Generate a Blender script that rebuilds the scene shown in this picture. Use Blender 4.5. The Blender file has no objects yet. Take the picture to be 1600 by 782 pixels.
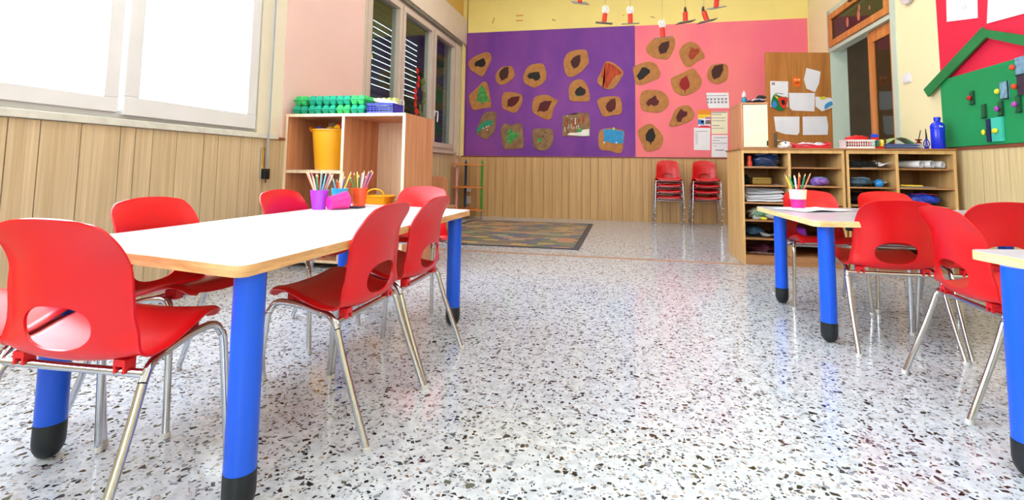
import bpy, bmesh, math, random
from mathutils import Vector, Matrix
PI = math.pi
SC = bpy.context.scene
COL = SC.collection
R = random.Random(7)

# ---------------------------------------------------------------- camera
def make_camera():
    f, cy, yaw, pitch, roll, cx = 771.533, 201.495, -.207, .079, -.013, 813.296
    cyw, sy, cp, sp, cr, sr = math.cos(yaw), math.sin(yaw), math.cos(pitch), math.sin(pitch), math.cos(roll), math.sin(roll)
    fw = Vector((sy*cp, cyw*cp, sp)); r = Vector((cyw, -sy, 0)); d = fw.cross(r)
    r2 = r*cr + d*sr; d2 = d*cr - r*sr
    cam = bpy.data.cameras.new('camera'); o = bpy.data.objects.new('camera', cam); COL.objects.link(o)
    m = Matrix((( r2.x, -d2.x, -fw.x, 0), (r2.y, -d2.y, -fw.y, 0), (r2.z, -d2.z, -fw.z, .76), (0, 0, 0, 1)))
    o.matrix_world = m
    cam.sensor_fit = 'HORIZONTAL'; cam.sensor_width = 36; cam.lens = f/1600*36
    cam.shift_x = (800-cx)/1600; cam.shift_y = (cy-391)/1600
    cam.clip_start = .02; cam.clip_end = 200
    SC.camera = o
make_camera()

# ---------------------------------------------------------------- light
SC.view_settings.view_transform = 'Standard'; SC.view_settings.look = 'None'
SC.view_settings.gamma = 1; SC.view_settings.use_curve_mapping = False
SC.view_settings.exposure = 0.02
W = bpy.data.worlds.new('world'); SC.world = W; W.use_nodes = True
W.node_tree.nodes['Background'].inputs[0].default_value = (.86, .94, 1, 1)
W.node_tree.nodes['Background'].inputs[1].default_value = 8.0
def area(name, loc, rot, sx, sy, power, color=(1, 1, 1), spread=PI):
    l = bpy.data.lights.new(name, 'AREA'); l.shape = 'RECTANGLE'; l.size = sx; l.size_y = sy; l.energy = power; l.color = color; l.spread = spread
    o = bpy.data.objects.new(name, l); COL.objects.link(o); o.location = loc; o.rotation_euler = rot
    return o
# daylight through the big left window and through the windows of the wall behind the photographer
area('daylight_left_window', (-2.95, 1.0, 2.0), (0, -PI/2, 0), 1.9, 4.0, 125, (.84, .94, 1))
area('daylight_rear_window', (0.3, -2.75, 1.9), (PI/2, 0, 0), 2.4, 1.9, 14, (.86, .94, 1))
# unseen ceiling fill lamps added to brighten the room (fixtures built further down)
for lx, ly in ((-1.1, 1.6), (1.1, 1.6), (-1.1, 5.2), (1.1, 5.2)):
    area('ceiling_fill', (lx, ly, 3.80), (0, 0, 0), .5, 1.3, 16 if ly < 3 else 30, (1, .98, .94))
area('corridor_fill', (3.5, 6.2, 2.95), (0, 0, 0), .3, .6, 3.5, (1, .95, .85))  # unseen fill lamp added to lift the dark corridor

# ---------------------------------------------------------------- materials
def lin(c):
    c = c/255
    return c/12.92 if c <= .04045 else ((c+.055)/1.055)**2.4
def rgb(r, g, b): return (lin(r), lin(g), lin(b), 1)
_M = {}
def newmat(name):
    m = bpy.data.materials.new(name); m.use_nodes = True
    return m, m.node_tree, m.node_tree.nodes['Principled BSDF']
def noise_mix(nt, a, b, scale=5, stretch=(1, 1, 1), detail=3, lo=.35, hi=.65):
    tc = nt.nodes.new('ShaderNodeTexCoord'); mp = nt.nodes.new('ShaderNodeMapping'); mp.inputs['Scale'].default_value = stretch
    nt.links.new(tc.outputs['Object'], mp.inputs[0])
    n = nt.nodes.new('ShaderNodeTexNoise'); n.inputs['Scale'].default_value = scale; n.inputs['Detail'].default_value = detail
    nt.links.new(mp.outputs[0], n.inputs['Vector'])
    r = nt.nodes.new('ShaderNodeValToRGB'); r.color_ramp.elements[0].position = lo; r.color_ramp.elements[1].position = hi
    r.color_ramp.elements[0].color = a; r.color_ramp.elements[1].color = b
    nt.links.new(n.outputs['Fac'], r.inputs[0])
    return r.outputs[0], n
def plain(name, c, rough=.5, metal=0, vary=.06, scale=6, bump=0, spec=None):
    if name in _M: return _M[name]
    m, nt, p = newmat(name)
    a = tuple(max(0, v*(1-vary)) for v in c[:3])+(1,); b = tuple(min(1, v*(1+vary)) for v in c[:3])+(1,)
    o, n = noise_mix(nt, a, b, scale); nt.links.new(o, p.inputs['Base Color'])
    p.inputs['Roughness'].default_value = rough; p.inputs['Metallic'].default_value = metal
    if spec is not None: p.inputs['Specular IOR Level'].default_value = spec
    if bump:
        bn = nt.nodes.new('ShaderNodeBump'); bn.inputs['Strength'].default_value = bump; nt.links.new(n.outputs['Fac'], bn.inputs['Height']); nt.links.new(bn.outputs[0], p.inputs['Normal'])
    _M[name] = m; return m
def wood(name, c1, c2, stretch=(30, 30, 1.2), rough=.45, scale=1.0):
    if name in _M: return _M[name]
    m, nt, p = newmat(name)
    o, n = noise_mix(nt, c1, c2, scale, stretch, 4, .3, .7)
    o2, n2 = noise_mix(nt, (.86, .86, .86, 1), (1.06, 1.06, 1.06, 1), scale*3.1, stretch, 3, .3, .7)
    mx = nt.nodes.new('ShaderNodeMix'); mx.data_type = 'RGBA'; mx.blend_type = 'MULTIPLY'; mx.inputs[0].default_value = 1
    nt.links.new(o, mx.inputs[6]); nt.links.new(o2, mx.inputs[7]); nt.links.new(mx.outputs[2], p.inputs['Base Color'])
    p.inputs['Roughness'].default_value = rough
    _M[name] = m; return m
RED = plain('red_plastic', rgb(208, 8, 20), .32, vary=.03)
RED2 = plain('bright_red_plastic', rgb(232, 16, 14), .32, vary=.03)
BLUE = plain('blue_lacquer', rgb(0, 84, 222), .3, vary=.04)
BLACK = plain('black_rubber', rgb(10, 16, 22), .45)
CHROME = plain('chrome', (.56, .57, .60, 1), .14, 1, .02)
WHITE = plain('white_laminate', rgb(236, 240, 248), .22, vary=.01)
PAPER = plain('white_paper', rgb(238, 238, 244), .8, vary=.03)
CREAMP = plain('cream_paper', rgb(242, 236, 205), .8, vary=.02)
PVC = plain('white_window_frame', rgb(225, 225, 228), .35, vary=.02)
PVC2 = plain('beige_window_frame', rgb(205, 188, 175), .4, vary=.03)
PLY = wood('ply_edge', rgb(196, 140, 86), rgb(232, 184, 128), (8, 8, 60))
PLY2 = wood('pale_ply_edge', rgb(226, 190, 130), rgb(246, 220, 165), (8, 8, 60))
PANEL = wood('wainscot_wood_hazed', rgb(194, 170, 132), rgb(218, 196, 160), (34, 34, .8))  # left boards: paled slightly, haze put into their colour
PANEL_B = wood('wainscot_wood_back', rgb(194, 152, 98), rgb(214, 174, 120), (34, 34, .8))
CABW = wood('cabinet_beech', rgb(196, 128, 88), rgb(222, 160, 116), (18, 18, 1.0))
CABE = wood('cabinet_pale_edge', rgb(235, 205, 170), rgb(250, 225, 195), (18, 18, 1.0))
SHW = wood('shelf_wood', rgb(205, 158, 98), rgb(230, 188, 126), (18, 18, 1.0))
SHD = wood('shelf_top_wood', rgb(150, 96, 52), rgb(178, 120, 70), (1.5, 20, 20))
SHP = wood('shelf_board_wood', rgb(160, 110, 68), rgb(190, 138, 92), (1.5, 20, 20))
DOORW = wood('door_veneer', rgb(176, 110, 50), rgb(206, 140, 72), (14, 14, 1.0))
FRW = wood('door_frame_wood', rgb(192, 112, 48), rgb(222, 146, 76), (20, 20, 1.2))
TRIMB = wood('brown_cap', rgb(120, 64, 40), rgb(150, 86, 56), (1.2, 1.2, 30))
CARD = plain('cardboard', rgb(180, 122, 66), .8, vary=.12, scale=14)
CARD2 = plain('grey_brown_cardboard', rgb(140, 108, 76), .8, vary=.25, scale=10)

# ---------------------------------------------------------------- helpers
def put(name, bm, mat, parent=None, smooth=False, loc=None):
    bmesh.ops.recalc_face_normals(bm, faces=bm.faces)
    me = bpy.data.meshes.new(name); bm.to_mesh(me); bm.free()
    mats = mat if isinstance(mat, (list, tuple)) else [mat]
    for m in mats: me.materials.append(m)
    if smooth:
        for p in me.polygons: p.use_smooth = True
        try: me.set_sharp_from_angle(angle=math.radians(50))
        except Exception: pass
    o = bpy.data.objects.new(name, me); COL.objects.link(o)
    if parent: o.parent = parent
    if loc: o.location = loc
    return o
def tag(o, label, cat, group=None, kind=None):
    o['label'] = label; o['category'] = cat
    if group: o['group'] = group
    if kind: o['kind'] = kind
    return o
def thing(name, label, cat, loc=(0, 0, 0), rz=0, group=None):
    o = bpy.data.objects.new(name, None); COL.objects.link(o); o.empty_display_size = .1
    o.location = loc; o.rotation_euler = (0, 0, rz)
    return tag(o, label, cat, group)
def struct(name, bm, mat, parent=None, smooth=False):
    o = put(name, bm, mat, parent, smooth)
    if not parent: o['kind'] = 'structure'
    return o
def BM(): return bmesh.new()
def box(bm, x0, x1, y0, y1, z0, z1, mi=0, bev=0, M=None):
    vs = [bm.verts.new((x, y, z)) for x in (x0, x1) for y in (y0, y1) for z in (z0, z1)]
    F = [(0, 1, 3, 2), (4, 6, 7, 5), (0, 4, 5, 1), (2, 3, 7, 6), (0, 2, 6, 4), (1, 5, 7, 3)]
    fs = [bm.faces.new([vs[i] for i in f]) for f in F]
    for f in fs: f.material_index = mi
    if bev:
        es = list({e for f in fs for e in f.edges})
        g = bmesh.ops.bevel(bm, geom=es, offset=bev, segments=2, profile=.5, affect='EDGES')
        for f in g['faces']: f.material_index = mi
        vs = list({v for f in g['faces'] for v in f.verts} | {v for v in vs if v.is_valid})
    if M is not None:
        for v in vs:
            if v.is_valid: v.co = M @ v.co
    return bm
def obox(center, size, rot=(0, 0, 0), bev=0, bm=None, mi=0):
    from mathutils import Euler
    bm = bm or BM(); a, b, c = [s/2 for s in size]
    return box(bm, -a, a, -b, b, -c, c, mi, bev, Matrix.Translation(center) @ Euler(rot).to_matrix().to_4x4())
def catmull(pts, n=6, closed=False):
    P = [Vector(p) for p in pts]; out = []; N = len(P)
    for i in range(N if closed else N-1):
        if closed: p0, p1, p2, p3 = P[i-1], P[i], P[(i+1) % N], P[(i+2) % N]
        else: p0, p1, p2, p3 = P[max(i-1, 0)], P[i], P[i+1], P[min(i+2, N-1)]
        for k in range(n):
            t = k/n
            out.append(.5*((2*p1)+(p2-p0)*t+(2*p0-5*p1+4*p2-p3)*t*t+(3*p1-p0-3*p2+p3)*t**3))
    if not closed: out.append(P[-1])
    return out
def tube(bm, pts, r, seg=12, mi=0, r2=None, cap=True):
    P = [Vector(p) for p in pts]; rings = []; up = None
    for i, p in enumerate(P):
        d = (P[min(i+1, len(P)-1)]-P[max(i-1, 0)]).normalized()
        if up is None: up = Vector((0, 0, 1)) if abs(d.z) < .9 else Vector((1, 0, 0))
        a = (up-d*up.dot(d)).normalized(); b = d.cross(a); up = a
        rr = r if r2 is None else r+(r2-r)*i/(len(P)-1)
        rings.append([bm.verts.new(p+(a*math.cos(2*PI*k/seg)+b*math.sin(2*PI*k/seg))*rr) for k in range(seg)])
    for A, B in zip(rings, rings[1:]):
        for k in range(seg): bm.faces.new((A[k], A[(k+1) % seg], B[(k+1) % seg], B[k])).material_index = mi
    if cap:
        bm.faces.new(rings[0][::-1]).material_index = mi; bm.faces.new(rings[-1]).material_index = mi
    return bm
def lathe(bm, prof, seg=28, c=(0, 0, 0), mi=0, M=None):
    rings = []; c = Vector(c); new = []
    for r, z in prof:
        if r < 1e-6: ring = [bm.verts.new(c+Vector((0, 0, z)))]
        else: ring = [bm.verts.new(c+Vector((r*math.cos(2*PI*k/seg), r*math.sin(2*PI*k/seg), z))) for k in range(seg)]
        rings.append(ring); new += ring
    for A, B in zip(rings, rings[1:]):
        for k in range(seg):
            if len(A) == 1 and len(B) == 1: continue
            if len(A) == 1: f = (A[0], B[(k+1) % seg], B[k])
            elif len(B) == 1: f = (A[k], A[(k+1) % seg], B[0])
            else: f = (A[k], A[(k+1) % seg], B[(k+1) % seg], B[k])
            bm.faces.new(f).material_index = mi
    if M is not None:
        for v in new: v.co = M @ v.co
    return bm
def prism(bm, pts2, d0, d1, axis='y', mi=0, F=None):
    """extrude a 2D outline; axis y: pts are (x,z); axis x: pts are (y,z); axis z: pts are (x,y)"""
    def mk(a, b, d):
        if F: return F(a, b, d)
        return {'y': (a, d, b), 'x': (d, a, b), 'z': (a, b, d)}[axis]
    A = [bm.verts.new(mk(p[0], p[1], d0)) for p in pts2]; B = [bm.verts.new(mk(p[0], p[1], d1)) for p in pts2]
    n = len(A)
    fs = [bm.faces.new(A), bm.faces.new(B[::-1])]+[bm.faces.new((A[i], B[i], B[(i+1) % n], A[(i+1) % n])) for i in range(n)]
    for f in fs: f.material_index = mi
    bmesh.ops.triangulate(bm, faces=fs[:2])
    return bm
def smooth2(pts, n=4):
    return [(p.x, p.y) for p in catmull([(a, b, 0) for a, b in pts], n, True)]
def blob(bm, c, r, seed=0, amp=.15, seg=20, rings=12, freq=2.3, flat=None, mi=0):
    from mathutils import noise
    c = Vector(c); rx, ry, rz = r if isinstance(r, (tuple, list)) else (r, r, r); grid = []
    for i in range(rings+1):
        th = PI*i/rings
        row = []
        for k in range(1 if i in (0, rings) else seg):
            ph = 2*PI*k/seg; d = Vector((math.sin(th)*math.cos(ph), math.sin(th)*math.sin(ph), math.cos(th)))
            s = 1+amp*noise.noise(d*freq+Vector((seed*3.1, seed*1.7, seed)))*2
            p = Vector((d.x*rx*s, d.y*ry*s, d.z*rz*s))
            if flat is not None and p.z < flat: p.z = flat
            row.append(bm.verts.new(c+p))
        grid.append(row)
    for A, B in zip(grid, grid[1:]):
        for k in range(seg):
            if len(A) == 1: f = (A[0], B[k], B[(k+1) % seg])
            elif len(B) == 1: f = (A[k], B[0], A[(k+1) % seg])
            else: f = (A[k], B[k], B[(k+1) % seg], A[(k+1) % seg])
            bm.faces.new(f).material_index = mi
    return bm
def sheet(bm, x0, x1, y0, y1, z, amp=.006, seed=0, n=14, th=.0012, fr=9, curl=0, mi=0):
    from mathutils import noise
    T = []; Bt = []
    for i in range(n+1):
        a = []; b = []
        for j in range(n+1):
            x = x0+(x1-x0)*i/n; y = y0+(y1-y0)*j/n
            zz = z+amp*(noise.noise(Vector((x*fr, y*fr, seed*2.7)))+.6)+curl*((2*i/n-1)**2)
            a.append(bm.verts.new((x, y, max(zz, z)+th))); b.append(bm.verts.new((x, y, max(zz, z))))
        T.append(a); Bt.append(b)
    for i in range(n):
        for j in range(n):
            bm.faces.new((T[i][j], T[i+1][j], T[i+1][j+1], T[i][j+1])).material_index = mi
            bm.faces.new((Bt[i][j], Bt[i][j+1], Bt[i+1][j+1], Bt[i+1][j])).material_index = mi
    for i in range(n):
        for j, jj in ((0, 0), (n, n)):
            bm.faces.new((T[i][j], Bt[i][j], Bt[i+1][j], T[i+1][j])).material_index = mi
            bm.faces.new((T[j][i], T[j][i+1], Bt[j][i+1], Bt[j][i])).material_index = mi
    return bm
def copy_tree(o, parent=None):
    c = o.copy(); COL.objects.link(c); c.parent = parent
    for ch in list(o.children): copy_tree(ch, c)
    return c

ART = {
 'p1': ([(-2.448,2.419),(-2.422,2.479),(-2.337,2.542),(-2.227,2.586),(-2.129,2.601),(-2.073,2.551),(-2.072,2.473),(-2.124,2.355),(-2.207,2.214),(-2.319,2.265),(-2.407,2.328)],
   [(-2.347,2.422),(-2.317,2.457),(-2.249,2.485),(-2.195,2.513),(-2.175,2.471),(-2.156,2.428),(-2.18,2.375),(-2.235,2.359),(-2.284,2.378),(-2.333,2.373)]),
 'p2': ([(-1.994,2.197),(-1.965,2.279),(-1.893,2.349),(-1.797,2.364),(-1.725,2.355),(-1.682,2.224),(-1.722,2.155),(-1.817,2.086),(-1.907,2.065),(-1.968,2.113)],
   [(-1.785,2.357),(-1.778,2.262),(-1.795,2.18),(-1.86,2.146),(-1.888,2.149),(-1.895,2.126),(-1.9,2.152),(-1.921,2.177),(-1.937,2.237),(-1.911,2.302),(-1.857,2.342)]),
 'p3': ([(-1.544,2.174),(-1.522,2.255),(-1.476,2.336),(-1.394,2.381),(-1.241,2.388),(-1.194,2.305),(-1.176,2.2),(-1.204,2.107),(-1.343,2.012),(-1.448,2.043),(-1.52,2.091)],
   [(-1.48,2.196),(-1.451,2.242),(-1.38,2.257),(-1.293,2.261),(-1.286,2.214),(-1.268,2.179),(-1.297,2.133),(-1.344,2.116),(-1.391,2.153),(-1.45,2.154)]),
 'p4': ([(-2.205,2.119),(-2.144,2.117),(-2.106,2.033),(-2.079,1.891),(-2.058,1.719),(-2.197,1.698),(-2.343,1.672),(-2.407,1.777),(-2.422,1.909),(-2.35,1.979),(-2.277,2.049)],
   [(-2.223,2.078),(-2.167,2.011),(-2.122,1.903),(-2.087,1.802),(-2.187,1.798),(-2.189,1.762),(-2.215,1.763),(-2.221,1.798),(-2.303,1.806),(-2.276,1.966)]),
 'p5': ([(-2.147,1.626),(-2.062,1.643),(-1.966,1.618),(-1.976,1.507),(-1.991,1.344),(-2.026,1.286),(-2.127,1.204),(-2.237,1.251),(-2.286,1.298),(-2.27,1.403),(-2.206,1.556)],
   [(-2.28,1.298),(-2.288,1.356),(-2.204,1.456),(-2.108,1.502),(-2.036,1.502),(-2.034,1.426),(-2.107,1.426),(-2.179,1.391),(-2.227,1.344)]),
 'p6': ([(-1.889,1.367),(-1.855,1.448),(-1.783,1.442),(-1.724,1.424),(-1.641,1.453),(-1.57,1.452),(-1.546,1.377),(-1.527,1.239),(-1.53,1.078),(-1.612,1.057),(-1.825,1.048),(-1.855,1.1),(-1.881,1.216),(-1.894,1.309)],
   [(-1.782,1.332),(-1.723,1.366),(-1.675,1.308),(-1.604,1.297),(-1.609,1.239),(-1.685,1.193),(-1.719,1.123),(-1.767,1.146),(-1.803,1.216)]),
 'p7': ([(-1.382,1.342),(-1.301,1.371),(-1.174,1.37),(-1.082,1.358),(-1.059,1.273),(-1.075,1.148),(-1.131,1.057),(-1.228,1.028),(-1.321,1.056),(-1.374,1.113)],
   [(-1.305,1.216),(-1.253,1.227),(-1.23,1.193),(-1.258,1.153),(-1.305,1.165)]),
 'p8': ([(-1.874,1.899),(-1.827,1.951),(-1.695,1.943),(-1.576,1.911),(-1.552,1.841),(-1.557,1.783),(-1.609,1.679),(-1.667,1.621),(-1.786,1.652),(-1.865,1.699),(-1.884,1.799)],
   [(-1.594,1.877),(-1.611,1.807),(-1.669,1.738),(-1.74,1.71),(-1.764,1.727),(-1.793,1.71),(-1.782,1.751),(-1.789,1.821),(-1.73,1.867),(-1.659,1.878)]),
 'p9': ([(-1.392,1.757),(-1.364,1.85),(-1.283,1.889),(-1.156,1.892),(-1.04,1.827),(-0.994,1.798),(-1.062,1.672),(-1.089,1.547),(-1.141,1.507),(-1.245,1.537),(-1.362,1.607),(-1.391,1.665)],
   [(-1.086,1.799),(-1.119,1.719),(-1.153,1.65),(-1.211,1.63),(-1.269,1.646),(-1.315,1.627),(-1.292,1.664),(-1.293,1.71),(-1.27,1.767),(-1.201,1.801)]),
 'p10': ([(-0.91,2.389),(-0.888,2.481),(-0.831,2.549),(-0.717,2.585),(-0.57,2.58),(-0.536,2.492),(-0.525,2.377),(-0.614,2.265),(-0.704,2.199),(-0.784,2.166),(-0.852,2.185),(-0.892,2.273)],
   [(-0.651,2.508),(-0.649,2.404),(-0.682,2.325),(-0.727,2.303),(-0.748,2.301),(-0.764,2.275),(-0.759,2.31),(-0.784,2.339),(-0.802,2.409),(-0.762,2.465),(-0.706,2.498)]),
 'p11': ([(-0.396,2.1),(-0.335,2.235),(-0.279,2.37),(-0.213,2.39),(-0.103,2.33),(-0.005,2.226),(-0.049,2.114),(-0.126,2.003),(-0.202,1.96),(-0.28,1.978),(-0.357,2.031)],
   [(-0.274,2.369),(-0.213,2.362),(-0.147,2.331),(-0.027,2.215),(-0.038,2.193),(-0.125,2.161),(-0.18,2.083),(-0.246,1.978),(-0.318,1.996),(-0.279,2.086),(-0.335,2.166),(-0.313,2.257)]),
 'p12': ([(-0.828,1.984),(-0.783,2.086),(-0.693,2.124),(-0.625,2.117),(-0.558,2.047),(-0.512,1.909),(-0.518,1.79),(-0.658,1.785),(-0.799,1.795),(-0.822,1.892)],
   [(-0.737,1.925),(-0.704,1.981),(-0.647,2.02),(-0.613,1.991),(-0.569,1.967),(-0.568,1.91),(-0.602,1.877),(-0.658,1.866),(-0.714,1.879)]),
 'p13': ([(-0.39,1.8),(-0.28,1.849),(-0.126,1.852),(-0.061,1.834),(-0.028,1.738),(-0.04,1.594),(-0.159,1.567),(-0.28,1.546),(-0.324,1.585),(-0.368,1.687)],
   [(-0.126,1.824),(-0.115,1.728),(-0.126,1.661),(-0.181,1.617),(-0.212,1.615),(-0.218,1.59),(-0.22,1.62),(-0.252,1.646),(-0.269,1.697),(-0.247,1.753),(-0.192,1.808)]),
 'p14': ([(-0.922,1.545),(-0.905,1.574),(-0.713,1.589),(-0.68,1.611),(-0.523,1.604),(-0.495,1.441),(-0.506,1.25),(-0.667,1.244),(-0.915,1.256),(-0.927,1.42)],
   [(-0.847,1.273),(-0.813,1.301),(-0.701,1.306),(-0.612,1.351),(-0.511,1.362),(-0.511,1.256),(-0.656,1.256),(-0.768,1.267)]),
 'p15': ([(-0.368,1.306),(-0.302,1.361),(-0.225,1.372),(-0.105,1.361),(0.003,1.327),(-0.003,1.195),(-0.041,1.002),(-0.215,1.034),(-0.362,1.066)],
   [(-0.302,1.356),(-0.149,1.355),(-0.003,1.322),(-0.009,1.145),(-0.138,1.139),(-0.258,1.172),(-0.291,1.15)]),
 'p16': ([(0.138,2.275),(0.178,2.315),(0.281,2.354),(0.394,2.368),(0.472,2.324),(0.516,2.241),(0.533,2.182),(0.504,2.112),(0.425,2.079),(0.256,2.018),(0.177,2.049),(0.149,2.168)],
   [(0.189,2.155),(0.223,2.202),(0.269,2.283),(0.326,2.281),(0.387,2.238),(0.381,2.197),(0.325,2.152),(0.279,2.106),(0.223,2.09)]),
 'p17': ([(0.328,2.565),(0.362,2.635),(0.453,2.721),(0.566,2.734),(0.722,2.727),(0.749,2.644),(0.731,2.55),(0.646,2.403),(0.54,2.404),(0.428,2.432),(0.35,2.499)],
   [(0.665,2.671),(0.665,2.588),(0.619,2.496),(0.563,2.48),(0.541,2.483),(0.521,2.462),(0.53,2.493),(0.51,2.529),(0.508,2.582),(0.554,2.646)]),
 'p18': ([(0.802,2.501),(0.842,2.581),(0.908,2.632),(0.985,2.646),(1.061,2.602),(1.114,2.525),(1.161,2.407),(1.057,2.353),(0.98,2.285),(0.915,2.27),(0.871,2.312),(0.828,2.395)],
   [(0.928,2.438),(0.95,2.496),(0.973,2.565),(1.027,2.539),(1.082,2.543),(1.092,2.479),(1.037,2.434),(1.003,2.378),(0.949,2.391)]),
 'p19': ([(0.682,2.096),(0.771,2.152),(0.892,2.207),(0.991,2.25),(1.055,2.179),(1.113,2.074),(1.095,1.983),(1.029,1.909),(0.956,1.871),(0.865,1.847),(0.778,1.874),(0.713,1.944)],
   [(0.907,2.143),(0.944,2.032),(0.943,1.974),(0.888,1.924),(0.882,1.883),(0.871,1.884),(0.87,1.924),(0.823,1.954),(0.796,2.012),(0.825,2.093)]),
 'p20': ([(1.195,2.187),(1.24,2.278),(1.326,2.304),(1.443,2.3),(1.479,2.236),(1.465,2.088),(1.406,2.033),(1.321,2.012),(1.246,2.037),(1.194,2.095)],
   [(1.411,2.301),(1.409,2.204),(1.365,2.114),(1.311,2.087),(1.281,2.076),(1.274,2.093),(1.253,2.128),(1.249,2.208),(1.293,2.276)]),
 'p21': ([(0.237,1.828),(0.266,1.916),(0.366,1.943),(0.535,1.925),(0.618,1.851),(0.652,1.762),(0.617,1.675),(0.518,1.603),(0.406,1.607),(0.279,1.635),(0.236,1.739)],
   [(0.322,1.738),(0.35,1.789),(0.464,1.861),(0.478,1.802),(0.513,1.772),(0.491,1.713),(0.435,1.699),(0.392,1.722),(0.357,1.693)]),
 'p22': ([(0.649,1.406),(0.684,1.514),(0.741,1.645),(0.825,1.694),(0.921,1.7),(0.988,1.627),(1.001,1.555),(0.959,1.483),(0.877,1.441),(0.752,1.398)],
   [(0.747,1.528),(0.782,1.601),(0.817,1.655),(0.865,1.614),(0.906,1.614),(0.905,1.556),(0.836,1.513),(0.815,1.456),(0.767,1.463)]),
 'p23': ([(0.198,1.313),(0.277,1.4),(0.39,1.436),(0.46,1.385),(0.543,1.283),(0.563,1.196),(0.513,1.08),(0.415,1.037),(0.317,1.032),(0.261,1.137)],
   [(0.418,1.378),(0.459,1.254),(0.43,1.181),(0.395,1.16),(0.388,1.123),(0.379,1.123),(0.374,1.16),(0.318,1.189),(0.312,1.269),(0.354,1.342)]),
 'q1': ([(1.176,1.884),(1.478,1.881),(1.484,1.657),(1.206,1.658),(1.183,1.74)],
   []),
 'q2': ([(1.063,1.612),(1.219,1.618),(1.222,1.396),(1.056,1.397)],
   []),
 'q3': ([(1.239,1.607),(1.459,1.605),(1.456,1.285),(1.236,1.285)],
   []),
 'q4': ([(0.996,1.376),(1.221,1.368),(1.212,1.048),(0.991,1.051)],
   []),
 'q5': ([(1.237,1.271),(1.456,1.268),(1.45,0.951),(1.231,0.949)],
   []),
}
LEAFP = {
 'corner': [(0.814,2.274),(-0.024,2.269)],
 'handle': [(0.732,1.221),(0.706,1.084)],
 'd1': [(0.757,1.892),(0.535,1.889),(0.545,1.567),(0.762,1.565)],
 'd2': [(0.301,2.063),(0.128,2.017),(0.151,1.869),(0.205,1.757),(0.31,1.798),(0.337,1.914)],
 'd3': [(0.529,1.744),(0.208,1.744),(0.221,1.512),(0.493,1.521),(0.525,1.555)],
 'd4': [(0.723,1.442),(0.408,1.445),(0.414,1.248),(0.442,1.214),(0.593,1.223),(0.705,1.26)],
 'd5': [(0.37,1.445),(0.072,1.452),(0.058,1.329),(0.068,1.221),(0.374,1.215)],
 'd6': [(0.202,1.698),(0.109,1.691),(0.018,1.684),(-0.022,1.615),(0.007,1.56),(0.13,1.513),(0.204,1.574)],
 'orange': [(0.481,1.913),(0.462,1.941),(0.404,1.945),(0.378,1.898),(0.389,1.833),(0.431,1.817),(0.465,1.843)],
 'mask': [(0.757,1.591),(0.715,1.724),(0.64,1.693),(0.557,1.686),(0.559,1.617),(0.591,1.539),(0.645,1.512),(0.705,1.538)],
}

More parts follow.
